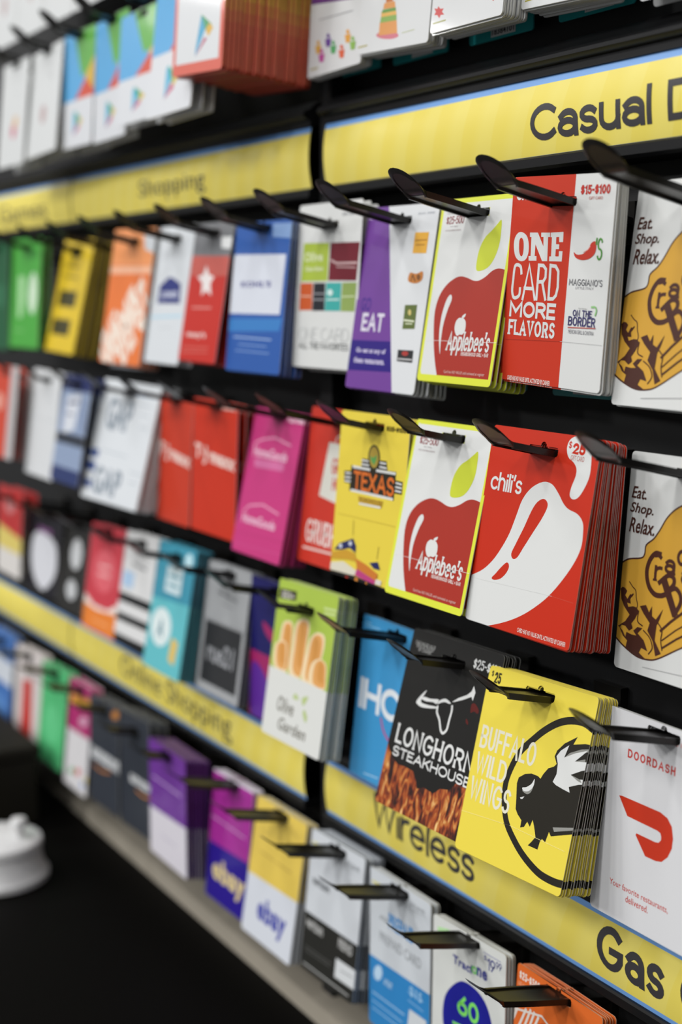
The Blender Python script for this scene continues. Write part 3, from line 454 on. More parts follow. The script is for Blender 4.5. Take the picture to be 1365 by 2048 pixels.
 'texas': [101.5,132.3,"e2cb48","cdcdc8",[["P","2a261c",0,[36.7,35.9,46.0,35.8,72.5,34.8,74.9,41.8,36.2,42.7]],["P","2a261c",0,[10.4,48.3,21.4,47.2,22.2,57.7,11.7,57.3]],["P","2a261c",0,[86.6,47.9,97.3,48.2,97.3,57.9,86.7,58.0]],["P","2a261c",0,[20.8,42.8,87.3,41.7,86.8,63.6,20.2,63.1]],["L","d7d8d6",2,0,[23.9,43.7,48.6,43.6]],["L","d7d8d6",2,0,[59.6,43.3,85.6,43.1]],["L","d7d8d6",2,0,[23.3,62.4,84.4,62.6]],["L","d7d8d6",1.4,0,[36.9,37.4,46.3,37.4]],["L","d7d8d6",1.4,0,[36.6,40.4,46.7,40.5]],["L","d7d8d6",1.4,0,[63.8,36.9,71.4,36.9]],["L","d7d8d6",1.4,0,[63.6,40.0,72.6,40.2]],["L","d7d8d6",1.4,0,[13.1,49.7,20.6,49.4]],["L","d7d8d6",1.4,0,[12.7,53.0,20.8,52.7]],["L","d7d8d6",1.4,0,[13.1,56.0,20.9,55.8]],["L","d7d8d6",1.4,0,[88.5,49.8,95.6,50.2]],["L","d7d8d6",1.4,0,[88.4,52.9,96.0,53.0]],["L","d7d8d6",1.4,0,[88.4,55.8,95.7,55.9]],["S","d66e2c","TEXAS",25.8,61.1,86.1,46.3,2.6,0,1.35,0],["P","3c3a24",0,[62.8,32.7,62.9,35.2,62.3,37.6,61.3,39.7,59.7,41.4,57.8,42.6,55.6,43.2,53.3,43.0,51.1,42.3,49.1,40.9,47.4,39.1,46.2,36.8,45.5,34.3,45.5,31.8,46.0,29.4,47.1,27.2,48.7,25.5,50.6,24.4,52.8,23.9,55.1,24.0,57.3,24.8,59.3,26.2,61.0,28.0,62.2,30.3]],["P","a8903a",0,[60.9,32.9,61.0,35.0,60.6,37.1,59.8,38.8,58.6,40.3,57.1,41.2,55.4,41.7,53.6,41.6,51.9,40.9,50.3,39.8,49.0,38.2,48.0,36.2,47.5,34.1,47.4,32.0,47.8,29.9,48.7,28.2,49.9,26.7,51.4,25.8,53.1,25.3,54.8,25.5,56.5,26.2,58.1,27.3,59.4,28.9,60.3,30.8]],["P","5a9c52",0,[48.5,33.3,53.6,33.9,58.1,31.3,58.0,35.4,55.1,39.7,50.5,36.8]],["P","c8a233",0,[34.5,65.8,72.5,65.8,70.4,71.2,37.6,72.0]],["L","d7d8d6",1.6,0,[37.9,71.5,68.3,71.0]],["T","7a5c1c","ROADHOUSE",37.2,69.7,70.8,66.0,0.02,0,0],["S","55481c","$25-$100",69.2,11.9,97.1,8.2,0.95,0,1.4,0],["L","b8a23a",0.3,0,[5.5,83.1,91.6,82.7]],["L","6a5a2c",0.5,0,[30.7,85.6,31.7,97.6]],["L","6a5a2c",0.5,0,[70.9,101.0,69.6,110.9]],["P","262a5c",0,[3.7,112.9,12.0,106.6,32.1,100.0,37.2,105.2,37.3,110.9,27.6,108.2,15.7,111.4]],["P","c8ccd8",0,[16.5,108.3,16.4,108.7,16.2,109.2,15.9,109.6,15.4,110.0,14.7,110.3,14.1,110.5,13.3,110.5,12.7,110.4,12.1,110.2,11.6,109.9,11.3,109.5,11.1,109.0,11.1,108.6,11.3,108.1,11.7,107.6,12.2,107.3,12.8,107.0,13.5,106.8,14.2,106.8,14.9,106.9,15.5,107.1,16.0,107.4,16.3,107.8]],["P","c8ccd8",0,[31.2,104.2,31.1,104.7,31.0,105.1,30.6,105.6,30.1,105.9,29.5,106.2,28.8,106.4,28.1,106.4,27.5,106.3,26.9,106.1,26.4,105.8,26.1,105.4,25.9,105.0,25.9,104.5,26.1,104.0,26.5,103.6,27.0,103.2,27.6,102.9,28.3,102.8,29.0,102.7,29.6,102.8,30.2,103.0,30.7,103.4,31.0,103.7]],["P","c89830",0,[-2.2,115.7,24.6,110.1,36.6,111.4,40.5,117.6,25.7,117.6,-1.4,121.0]],["P","d8d2c0",0,[-4.0,124.6,20.0,120.1,44.5,125.3,36.2,129.0,-3.2,129.9]],["P","c87830",0,[38.6,114.9,55.0,117.6,72.6,122.2,70.7,128.5,41.2,122.8]],["P","262a5c",0,[58.9,115.5,71.2,112.8,75.5,118.4,66.5,118.8]],["P","b8407c",0,[41.2,122.8,70.6,127.8,68.3,131.1,39.1,128.5]],["P","d8d2c8",0,[70.4,126.3,78.8,126.4,77.9,130.2,69.5,130.2]],["P","1e1b1a",0,[-4.7,130.2,36.2,129.0,71.0,130.7,85.0,131.2,86.7,143.4,-2.2,147.9]],["P","d88a3a",0,[44.3,131.3,44.3,131.7,44.1,132.1,43.8,132.5,43.3,132.9,42.7,133.2,42.0,133.3,41.3,133.4,40.7,133.3,40.1,133.2,39.7,132.9,39.3,132.5,39.2,132.1,39.2,131.7,39.4,131.2,39.8,130.8,40.3,130.5,40.9,130.2,41.5,130.1,42.2,130.0,42.9,130.1,43.4,130.2,43.9,130.5,44.2,130.9]],["P","b83a2a",0,[29.2,131.6,29.2,131.9,29.0,132.2,28.7,132.5,28.2,132.7,27.7,132.9,27.1,133.1,26.6,133.1,26.0,133.1,25.5,133.0,25.2,132.9,24.9,132.6,24.8,132.4,24.8,132.1,25.0,131.8,25.3,131.5,25.8,131.3,26.3,131.1,26.8,131.0,27.4,130.9,28.0,130.9,28.4,131.0,28.8,131.2,29.1,131.4]],["P","c8803a",0,[58.7,131.6,58.7,131.9,58.6,132.2,58.3,132.4,58.0,132.7,57.6,132.8,57.2,132.9,56.7,133.0,56.3,132.9,55.9,132.8,55.6,132.7,55.4,132.5,55.3,132.2,55.4,131.9,55.5,131.6,55.7,131.4,56.1,131.2,56.4,131.0,56.9,130.9,57.3,130.9,57.7,130.9,58.1,131.0,58.4,131.2,58.6,131.4]]]],
 'bag': [104.0,136.0,"c43628","cdcdc8",[["P","d8d6cc",0,[35.7,28.8,73.7,29.8,75.1,81.6,27.3,75.9]],["L","d8d6cc",1.4,1,[46.2,28.8,48.6,23.3,57.0,22.6,60.8,28.4]],["S","c02b12","GRUB",43.9,55.4,67.7,41.6,1.6,0,1.4,0],["S","c02b12","HUB",47.6,69.1,66.9,58.1,1.6,0,1.4,0],["S","e4d8d2","GRUBHUB",10.9,118.0,83.0,97.6,2.4,0,1.35,0],["L","e0cfc8",1.8,0,[9.3,123.5,62.1,122.1]]]],
 'pink': [96.1,135.3,"c03878","8a3a5c",[["L","df9ab8",1.6,0,[9.7,36.7,11.3,32.6,26.4,28.4,47.6,25.3,78.7,29.6]],["T","e2b8cc","HomeGoods",11.0,45.4,76.2,35.9,0.03,0,0],["P","cc6c9c",0,[14.0,47.8,73.5,45.9,73.1,53.7,17.9,55.1]],["L","df9ab8",1.6,0,[11.9,97.0,21.3,90.9,46.8,87.1,78.6,91.7]],["T","e2b8cc","HomeGoods",11.7,107.4,76.3,98.6,0.03,0,0],["T","ecd4e0","$25-500",65.3,9.5,95.8,3.1,0.03,0,0],["L","cc5c92",0.4,0,[-1.6,128.7,97.2,125.5]],["L","a82e64",0.4,0,[4.0,118.0,96.9,114.5]]]],
 'redB': [98.2,130.6,"c6331d","cdcdc8",[["T","e8cfc6","T·J·maxx",4.9,65.3,95.2,47.0,0.05,0,-4],["L","98220f",0.5,0,[9.8,65.3,54.0,124.0]],["L","98220f",0.5,0,[73.6,15.7,93.3,58.8]],["P","d6a49a",0,[54.0,3.9,93.3,3.9,93.3,7.8,54.0,7.8]]]],
 'redA': [94.3,129.4,"c43a24","cdcdc8",[["T","e8cfc6","T·J·maxx",4.7,69.9,91.5,51.8,0.05,0,-6],["L","98220f",0.5,0,[28.3,72.5,75.5,124.2]]]],
 'gapw': [123.4,133.9,"d2d6da","cdcdc8",[["T","7f8a96","GAP",22.0,55.2,75.5,19.5,0.03,0,0],["T","7f8a96","GAP",21.8,126.9,81.2,96.6,0.03,0,0],["P","3f7fbc",0,[67.9,9.4,120.9,9.4,120.9,13.4,67.9,13.4]],["P","2c4a8c",0,[-13.2,80.4,21.0,79.2,20.2,87.7,-13.0,87.5]],["P","2c4a8c",0,[-8.4,94.1,18.7,93.5,20.1,103.2,-9.3,102.8]],["P","2c4a8c",0,[-7.3,113.9,19.3,114.6,19.5,121.6,-7.1,121.0]],["L","a8b0b8",1,0,[26.4,78.6,82.3,80.1]],["L","a8b0b8",1,0,[84.8,22.7,110.9,22.9]],["L","a8b0b8",1,0,[88.1,33.2,110.2,33.7]],["L","a8b0b8",1,0,[94.5,46.1,110.6,47.1]],["L","a8b0b8",1,0,[93.9,95.0,120.3,95.5]],["L","a8b0b8",1,0,[95.7,105.6,114.2,105.7]]]],
 'navy': [98.5,122.8,"8a9ab6","cdcdc8",[["P","27305e",0,[-9.9,-12.3,108.4,-12.3,108.4,17.2,-9.9,17.2]],["P","d0d4dc",0,[19.7,24.6,69.0,19.6,59.1,61.4,19.7,67.5]],["P","2f3440",0,[0.0,66.3,108.4,66.3,108.4,78.6,0.0,78.6]],["P","2a3766",0,[-9.9,105.6,108.4,105.6,108.4,135.0,-9.9,135.0]],["L","27305e",2.5,0,[69.0,18.4,93.6,61.4]],["L","34406c",3,0,[27.6,31.9,59.1,29.5]],["L","34406c",2,0,[27.6,44.2,49.3,44.2]]]],
 'whitel': [101.6,127.8,"d2d4d6","cdcdc8",[["L","a0a4a8",1,0,[35.6,12.8,71.1,12.8]],["L","a8acb0",1,0,[50.8,25.6,61.0,38.3]],["L","b8bcc0",0.6,0,[0.0,58.8,101.6,58.8]]]],
 'redl': [103.0,114.5,"c84630","cdcdc8",[["P","b8b4b4",0,[74.2,-11.4,113.3,-11.4,113.3,125.9,74.2,125.9]],["P","e0a090",0,[51.5,45.8,51.0,48.8,49.4,51.5,47.0,53.9,43.8,55.7,40.1,56.9,36.1,57.2,32.1,56.9,28.3,55.7,25.1,53.9,22.7,51.5,21.1,48.8,20.6,45.8,21.1,42.8,22.7,40.1,25.1,37.7,28.3,35.9,32.1,34.7,36.1,34.3,40.1,34.7,43.8,35.9,47.0,37.7,49.4,40.1,51.0,42.8]]]],
 'dash': [108.1,136.0,"d4d4d6","cdcdc8",[["S","c0403a","DOORDASH",24.0,29.0,66.8,23.3,1.15,0,2.0,0],["P","c0341c",0,[19.2,55.4,22.2,54.9,56.9,54.7,63.6,56.5,67.8,60.6,69.7,67.6,69.4,73.9,66.4,80.4,61.6,85.0,56.3,86.2,47.0,86.3,37.0,75.8,37.7,74.5,54.9,74.6,57.6,74.0,59.5,71.8,59.5,69.5,58.4,67.5,55.6,66.9,28.2,66.3]],["T","c0504a","Your favorite restaurants,",16.9,115.4,70.6,110.8,0.01,0,0],["T","c0504a","delivered.",32.8,121.3,53.5,116.9,0.01,0,0],["T","d89a94","$15-500",64.2,10.9,88.7,7.8,0,0,0]]],
 'wings': [107.2,130.3,"e4d04a","cdcdc8",[["L","232019",5.0,1,[130.2,30.0,117.1,23.3,108.5,21.2,98.4,18.6,86.9,19.8,75.9,23.9,64.5,31.7,54.6,41.1,46.3,50.2,41.0,61.2,38.1,73.5,39.7,85.5,45.4,98.0,54.5,106.7,67.3,115.0,82.9,121.2,95.6,122.7,107.3,121.8,120.5,118.3]],["S","dedac6","BUFFALO",4.4,57.5,61.3,41.4,2.1,0,1.45,0],["S","dedac6","WILD",4.9,75.6,37.1,60.5,2.1,0,1.45,0],["S","dedac6","WINGS",4.0,94.1,46.0,77.9,2.1,0,1.45,0],["P","232019",0,[52.3,88.1,51.0,81.5,48.7,71.6,49.4,67.4,54.7,63.6,60.6,61.8,66.9,61.9,69.7,62.9,71.3,59.5,74.8,54.6,79.7,52.1,81.5,49.9,78.4,45.6,79.7,41.4,85.2,35.3,95.3,28.6,92.8,34.3,103.2,31.3,129.8,28.5,143.4,78.4,122.5,84.2,107.6,89.1,89.1,95.9,86.7,93.7,85.1,101.0,81.7,99.9,80.4,102.0,79.6,107.6,70.2,107.6,73.0,104.2,75.6,100.4,72.6,94.4,70.0,90.5,68.6,95.6,65.3,93.1,63.3,97.2,59.9,98.6,59.8,93.8,55.0,90.9]],["P","8a8a84",0,[86.2,45.3,91.4,40.1,100.8,35.5,113.8,32.0,106.8,35.9,96.3,40.6]],["P","d7d8d6",0,[81.2,61.9,83.3,56.3,82.6,49.6,80.1,45.1,83.1,40.5,89.5,35.5,87.2,44.2,95.9,39.3,106.5,34.9,101.9,39.6,97.3,44.1,106.3,42.5,121.3,38.4,122.2,41.9,104.5,48.6,95.8,53.4,103.7,54.4,122.3,50.5,123.0,53.2,104.6,57.5,96.2,61.3,98.0,64.6,91.0,64.0,84.7,63.2]],["P","8a8a84",0,[96.8,44.4,105.8,40.7,106.3,42.5]],["P","8a8a84",0,[95.8,53.4,104.9,54.3,106.5,56.0,102.9,55.7]],["P","8f8f8a",0,[89.3,89.9,104.3,85.8,137.3,76.3,137.7,77.8,106.9,86.8,91.2,92.3]],["P","8a8a84",1,[55.1,74.6,59.7,76.0,63.0,74.2,64.4,70.4,61.2,72.6]],["P","d7d8d6",1,[54.7,73.0,58.4,71.6,62.5,68.3,64.5,64.4,64.7,69.4,61.4,73.4,56.7,74.7]],["P","d7d8d6",0,[54.4,79.8,58.3,77.9,57.0,80.0,55.3,80.5]],["S","232019","$",3.1,7.5,5.1,3.2,0.5,0,1.4,0],["S","232019","25",6.6,11.3,13.4,3.6,1.2,0,1.3,0],["L","efe49a",0.25,0,[-2.1,104.1,43.6,100.8]],["L","4a463c",0.25,0,[43.6,100.8,50.0,100.2]],["L","efe49a",0.25,0,[50.0,100.2,104.0,101.5]]]],
 'steak': [109.5,135.3,"1b1a18","cdcdc8",[["P","*flame",0,[-13.1,80.1,-2.1,86.6,2.8,93.6,10.8,99.7,18.0,102.3,27.0,101.6,37.9,102.2,44.1,108.5,46.6,113.1,54.3,110.0,66.3,111.0,72.8,105.7,83.3,103.5,89.1,96.8,100.5,97.8,108.5,90.5,129.6,94.5,128.3,144.3,-5.5,146.3]],["P","5a1a16",1,[85.9,40.3,89.6,39.0,94.9,42.4,94.5,45.1,90.2,44.4,86.7,46.1]],["P","5a1a16",1,[83.8,51.1,86.5,53.0,86.6,55.1,84.0,53.6]],["S","d7d8d6","LONGHORN",7.8,87.5,102.6,72.7,2.2,0.2,1.7,0],["S","d7d8d6","STEAKHOUSE",8.2,97.3,103.9,89.6,1.35,0,1.7,0],["P","d7d8d6",1,[32.1,41.9,26.8,46.9,22.9,52.3,24.4,54.2,31.5,55.2,46.8,52.5,47.4,51.0,37.7,52.0,29.6,52.1,28.1,50.2,30.2,46.1]],["P","d7d8d6",1,[27.7,49.2,31.4,47.2,38.8,47.0,47.0,45.4,48.8,46.3,46.9,49.0,42.4,48.7,34.0,49.9]],["P","d7d8d6",1,[48.4,49.0,49.9,45.6,56.2,43.0,62.8,44.6,61.4,45.5,55.7,45.6,50.7,47.5]],["P","d7d8d6",0,[64.2,43.4,70.3,39.1,78.5,35.1,82.7,31.6,84.1,27.1,87.2,31.4,86.3,37.6,84.1,35.1,75.9,39.2,66.2,43.1]],["L","d7d8d6",2,1,[49.0,50.8,49.9,54.9,54.4,59.1,58.1,65.2,60.8,67.3,63.0,66.7,65.3,63.4,65.5,56.4,66.0,50.2,65.3,46.7]],["S","d7d8d6","$25-$100",78.1,15.2,108.9,8.0,1.0,0,1.5,0],["T","a8a8a6","CARD HAS NO VALUE",5.7,11.5,30.8,8.8,0,0,0],["T","a8a8a6","UNTIL ACTIVATED",7.8,13.6,29.7,11.1,0,0,0],["T","a8a8a6","BY CASHIER",11.4,16.0,27.4,13.5,0,0,0]]],
 'pancake': [104.2,133.6,"3f93c8","cdcdc8",[["S","dfe4e8","IHOP",5.0,77.5,95.2,51.9,5.2,0,1.25,0],["L","b8407a",2,1,[40.9,78.8,45.2,86.2,52.1,91.7,62.3,95.2,75.5,94.7]],["L","8fc0e0",0.8,0,[4.2,6.4,12.7,6.3]],["L","8fc0e0",0.8,0,[4.6,9.0,26.0,8.1]],["L","b8d8ec",0.7,0,[23.2,129.1,44.9,127.3]]]],
 'bread': [101.7,137.0,"a6be4c","cdcdc8",[["P","ecd6ae",1,[14.0,39.8,21.9,34.2,32.2,36.4,34.1,55.1,31.6,77.0,17.8,77.7,12.0,59.5]],["P","dca05c",1,[17.7,40.7,23.2,36.0,30.8,38.3,33.0,55.0,32.2,74.4,22.1,74.5,17.1,58.2]],["P","d0924a",1,[21.6,42.1,23.9,38.8,27.8,41.0,30.2,53.9,31.2,68.6,26.3,68.1,22.6,55.4]],["P","ecd6ae",1,[36.7,35.6,46.6,28.2,59.8,29.4,60.3,45.5,54.7,78.2,35.2,77.3,35.2,54.9]],["P","dca05c",1,[40.7,36.5,47.5,30.2,57.2,31.6,58.2,46.1,55.5,75.0,41.3,73.5,40.4,53.6]],["P","d0924a",1,[44.9,37.8,47.7,33.4,52.5,35.0,54.1,46.1,54.9,68.0,47.9,66.0,46.0,50.8]],["P","ecd6ae",1,[64.3,41.5,74.7,34.9,87.6,37.0,86.2,55.6,72.5,78.7,57.0,78.2,60.1,55.5]],["P","dca05c",1,[67.5,42.3,74.7,36.8,84.2,39.1,84.0,55.6,75.0,75.7,63.7,74.7,65.1,54.6]],["P","d0924a",1,[70.7,43.5,73.8,39.7,78.6,41.9,79.7,54.6,76.8,69.3,71.2,67.8,70.4,52.7]],["P","ecd6ae",1,[4.9,59.8,13.9,53.4,26.3,54.4,27.3,76.2,8.1,76.8]],["P","dca05c",1,[9.6,59.5,15.9,54.2,24.9,55.5,26.6,74.9,12.7,74.8]],["P","d0924a",1,[14.6,58.7,17.3,55.0,21.8,56.5,24.1,71.5,17.3,70.5]],["P","ecd6ae",1,[70.8,63.2,83.0,55.4,94.9,58.1,97.3,69.4,96.4,78.8,71.6,79.4]],["P","dca05c",1,[76.4,62.7,84.8,56.3,93.6,59.1,95.8,69.3,95.6,77.6,77.6,77.2]],["P","d0924a",1,[82.7,61.8,86.3,57.4,90.8,60.1,92.6,68.0,93.1,74.3,84.3,72.8]],["P","d6d7d3",0,[-13.6,77.3,3.5,77.8,102.7,79.5,117.1,79.4,101.9,153.3,-7.8,156.2]],["T","76736a","Olive",22.6,112.7,51.5,99.4,0.02,0.2,0],["T","76736a","Garden",27.9,128.1,76.0,117.2,0.02,0.2,0],["P","b4c484",1,[51.4,91.7,58.0,95.7,48.1,96.8]],["P","b4c484",1,[73.2,90.0,66.7,99.2,63.0,93.4]],["P","b4c484",1,[69.5,101.8,75.2,107.0,73.2,111.9,67.2,105.7]],["P","3a3428",0,[2.5,8.8,32.3,7.1,32.5,15.1,2.8,17.3]],["T","d8d6cc","$25+",8.0,16.4,28.8,9.6,0.02,0,0],["L","c4d490",2,0,[81.7,13.2,100.7,12.1]],["L","c4d490",2,0,[82.6,16.9,99.5,15.7]]]],
 'bell': [104.1,135.5,"1b1a5c","cdcdc8",[["P","9c2460",0,[-10.4,71.8,114.5,71.8,114.5,149.1,-10.4,149.1]],["P","5a2a90",1,[5.2,84.0,36.4,94.9,41.6,128.7,5.2,135.5]],["P","9c2460",1,[26.0,40.7,52.1,48.8,72.9,56.9,52.1,59.6,31.2,51.5]],["P","a8306a",0,[78.1,108.4,77.6,111.2,76.0,113.8,73.5,116.1,70.3,117.8,66.5,118.9,62.5,119.3,58.4,118.9,54.7,117.8,51.4,116.1,48.9,113.8,47.4,111.2,46.9,108.4,47.4,105.6,48.9,103.0,51.4,100.7,54.7,99.0,58.4,97.9,62.5,97.6,66.5,97.9,70.3,99.0,73.5,100.7,76.0,103.0,77.6,105.6]]]],
 'greyc': [99.4,130.5,"9c9ea0","5a5c5e",[["P","2b2c2e",0,[8.0,60.0,92.5,60.0,92.5,121.3,8.0,121.3]],["L","6a6c6e",2.2,0,[29.8,28.7,71.6,32.6]],["L","7a7c7e",1.2,0,[39.8,39.1,65.6,40.4]],["T","9a9ca0","rue21",19.9,99.2,79.5,78.3,0.02,0,0],["P","8c8e90",0,[-9.9,57.4,109.4,57.4,109.4,60.0,-9.9,60.0]]]],
 'teal': [98.0,135.0,"3d8fa6","4a6a74",[["P","60b6be",0,[-9.8,62.1,107.8,56.7,107.8,148.5,-9.8,148.5]],["P","d6e2e2",0,[60.8,89.1,59.9,94.3,57.2,99.2,53.0,103.4,47.5,106.6,41.2,108.7,34.3,109.3,27.5,108.7,21.1,106.6,15.6,103.4,11.4,99.2,8.7,94.3,7.8,89.1,8.7,83.9,11.4,79.0,15.6,74.8,21.1,71.6,27.5,69.5,34.3,68.8,41.2,69.5,47.5,71.6,53.0,74.8,57.2,79.0,59.9,83.9]],["T","4a7a8a","A",26.5,99.9,42.1,81.0,0.03,0,0],["P","d8b860",0,[66.6,94.5,83.3,97.2,80.4,121.5,64.7,118.8]],["P","cfe0e4",0,[29.4,24.3,70.6,24.3,70.6,51.3,29.4,51.3]],["P","bfe0e8",0,[90.2,13.5,89.8,15.6,88.9,17.5,87.3,19.2,85.3,20.5,82.9,21.3,80.4,21.6,77.8,21.3,75.5,20.5,73.4,19.2,71.9,17.5,70.9,15.6,70.6,13.5,70.9,11.4,71.9,9.4,73.4,7.8,75.5,6.5,77.8,5.7,80.4,5.4,82.9,5.7,85.3,6.5,87.3,7.8,88.9,9.4,89.8,11.4]],["L","5a9aac",3,0,[37.2,33.7,62.7,33.7]],["L","5a9aac",3,0,[37.2,43.2,62.7,43.2]]]],
 'stripes': [95.7,125.1,"d4d4d4","cdcdc8",[["P","151517",0,[-9.6,70.1,105.3,70.1,105.3,80.1,-9.6,80.1]],["P","151517",0,[-9.6,92.6,105.3,92.6,105.3,101.4,-9.6,101.4]],["P","151517",0,[-9.6,116.4,105.3,116.4,105.3,137.6,-9.6,137.6]],["L","8a8a8c",2.5,0,[26.8,20.0,57.4,21.3]],["L","77787a",3,0,[30.6,35.0,68.9,37.5]],["P","a8c4e0",0,[4.8,45.0,38.3,45.0,38.3,62.6,4.8,62.6]]]],
 'redorange': [103.2,124.7,"c43e4a","cdcdc8",[["P","d8606a",0,[85.6,52.4,84.5,58.8,81.1,64.8,75.7,70.0,68.6,74.0,60.4,76.4,51.6,77.3,42.8,76.4,34.6,74.0,27.5,70.0,22.1,64.8,18.7,58.8,17.5,52.4,18.7,45.9,22.1,39.9,27.5,34.7,34.6,30.8,42.8,28.3,51.6,27.4,60.4,28.3,68.6,30.8,75.7,34.7,81.1,39.9,84.5,45.9]],["L","eab0b0",3,0,[35.1,47.4,68.1,46.1]],["L","eab0b0",3,0,[35.1,57.3,68.1,56.1]],["P","e6d8d0",0,[-10.3,82.3,30.9,94.7,72.2,94.7,113.5,79.8,113.5,107.2,-10.3,107.2]],["P","e07e30",0,[-10.3,94.7,41.3,99.7,113.5,94.7,113.5,137.1,-10.3,137.1]],["L","f0c090",1,0,[30.9,112.2,82.5,112.2]]]],
 'blackdots': [96.1,111.8,"242321","cdcdc8",[["P","c8cacc",0,[74.0,39.1,73.3,44.1,71.1,48.6,67.8,52.6,63.4,55.6,58.3,57.5,52.8,58.1,47.4,57.5,42.3,55.6,37.9,52.6,34.5,48.6,32.4,44.1,31.7,39.1,32.4,34.2,34.5,29.6,37.9,25.7,42.3,22.7,47.4,20.8,52.8,20.1,58.3,20.8,63.4,22.7,67.8,25.7,71.1,29.6,73.3,34.2]],["P","c0c2c4",0,[67.2,83.9,66.6,87.1,64.7,90.0,61.6,92.6,57.6,94.5,53.0,95.7,48.0,96.2,43.1,95.7,38.4,94.5,34.4,92.6,31.4,90.0,29.5,87.1,28.8,83.9,29.5,80.7,31.4,77.7,34.4,75.2,38.4,73.2,43.1,72.0,48.0,71.6,53.0,72.0,57.6,73.2,61.6,75.2,64.7,77.7,66.6,80.7]]]],
 'blackwhite': [113.3,104.6,"1d1b22","cdcdc8",[["P","cfd0d6",1,[22.7,33.5,56.6,27.2,96.3,37.6,102.0,73.2,68.0,99.3,34.0,88.9,17.0,62.7]],["P","7a4a7c",0,[34.0,20.9,79.3,20.9,79.3,27.2,34.0,27.2]]]],
 'redyellow': [103.4,117.2,"b83030","cdcdc8",[["P","d8c46a",0,[-10.3,52.7,113.7,64.4,113.7,87.9,-10.3,87.9]],["P","d6d2ce",0,[-10.3,84.4,113.7,84.4,113.7,128.9,-10.3,128.9]],["P","d88a8a",0,[72.3,23.4,71.6,26.5,69.6,29.3,66.3,31.7,62.0,33.6,57.0,34.8,51.7,35.2,46.3,34.8,41.3,33.6,37.1,31.7,33.8,29.3,31.7,26.5,31.0,23.4,31.7,20.4,33.8,17.6,37.1,15.1,41.3,13.3,46.3,12.1,51.7,11.7,57.0,12.1,62.0,13.3,66.3,15.1,69.6,17.6,71.6,20.4]]]],
 'orange': [95.7,143.0,"d8682a","e6b090",[["S","e4d8ce","$25-$500",2.8,10.8,27.0,4.9,1.1,0,1.4,0],["T","e8b898","USE ANY AMOUNT",1.8,15.9,24.4,13.2,0,0,0],["L","dcd4cc",1,0,[-10.5,54.3,-2.3,38.2,4.4,33.5]],["L","dcd4cc",2.2,0,[-4.3,51.5,3.0,34.2]],["L","dcd4cc",2.2,0,[6.0,46.8,13.0,30.8]],["L","dcd4cc",2.2,0,[12.7,43.7,18.4,29.0]],["L","dcd4cc",2.2,0,[18.6,41.1,22.9,29.0]],["L","dcd4cc",2.2,0,[24.4,38.4,27.8,30.3]],["L","dcd4cc",1.6,0,[1.0,35.0,31.7,27.4,40.7,31.0]],["P","b83a24",0,[38.1,32.2,38.0,32.9,37.5,33.7,36.7,34.6,35.6,35.4,34.3,36.3,32.9,37.0,31.4,37.6,30.1,38.0,28.9,38.1,27.9,38.0,27.3,37.7,27.0,37.2,27.2,36.6,27.6,35.8,28.5,34.9,29.6,34.0,30.9,33.2,32.3,32.4,33.8,31.9,35.1,31.5,36.3,31.3,37.2,31.4,37.8,31.7]]]],
 'sixty': [93.5,140.5,"d4d6d2","cdcdc8",[["T","3c4088","Tracf",27.0,30.3,53.2,23.1,0.04,0,0],["T","7cc870","o",51.1,29.0,58.8,22.6,0.04,0,0],["T","3c4088","ne",58.0,28.7,71.2,21.5,0.04,0,0],["P","20228c",1,[14.7,74.2,19.6,57.3,36.7,41.6,53.7,39.6,68.7,45.1,77.4,57.6,80.7,74.5,72.1,89.7,50.1,101.9,28.8,99.4,17.6,88.7]],["S","7fdc62","60",34.0,67.8,61.6,51.8,3.0,0,1.3,0],["L","7fdc62",2,0,[29.1,77.8,49.2,75.2]],["S","3c4088","$",66.7,13.0,70.1,8.9,0.5,0,1.4,0],["S","3c4088","19",71.0,19.1,80.6,9.6,1.2,0,1.4,0],["S","3c4088","99",81.4,14.5,88.4,8.7,0.7,0,1.4,0],["L","8a8cb0",0.6,0,[66.0,7.3,87.2,7.2]],["P","b4dea4",0,[6.1,8.7,21.6,5.6,22.5,11.9,6.7,15.6]]]],
 'prepaid': [94.8,138.6,"ccd1d6","cdcdc8",[["P","3484c2",0,[-11.9,78.9,1.6,78.3,93.8,75.6,102.3,75.6,101.2,154.0,-10.0,208.5]],["L","d6cc58",1.6,0,[4.1,12.1,27.3,10.7]],["T","808488","AT&T",16.1,41.1,29.9,36.9,0.02,0,0],["T","3f8cca","PREPAID",30.8,43.5,70.5,30.1,0.04,0,0],["T","888c90","$15-$100",64.4,12.7,85.4,8.6,0.01,0,0],["L","a0a4a8",0.6,0,[66.1,14.8,86.0,13.7]],["T","989ca0","PREPAID CARD",16.4,60.2,81.4,51.2,0.01,0,0],["P","b8d4ea",0,[21.3,87.0,21.1,88.9,20.4,90.8,19.3,92.6,17.9,94.3,16.2,95.7,14.4,96.6,12.6,97.2,10.9,97.2,9.4,96.7,8.3,95.8,7.5,94.4,7.2,92.8,7.5,90.9,8.1,89.0,9.2,87.1,10.7,85.4,12.4,84.1,14.2,83.1,16.0,82.6,17.7,82.6,19.1,83.1,20.3,84.0,21.0,85.4]],["T","b8d4ea","AT&T",24.0,95.8,37.4,90.2,0.03,0,0],["T","a0c8e6","$15",64.4,89.0,83.6,79.9,0.02,0,0],["L","a8cce8",1.1,0,[5.7,110.1,56.6,108.9]],["L","90bce0",1.1,0,[5.9,117.7,53.4,116.8]],["L","90bce0",1.1,0,[6.0,124.3,51.9,123.0]],["L","90bce0",0.8,0,[62.7,86.0,85.3,85.5]],["L","90bce0",0.8,0,[62.9,93.3,85.5,93.5]],["P","cfd4d8",0,[64.7,100.3,90.4,99.5,90.1,117.7,61.8,117.7]]]],
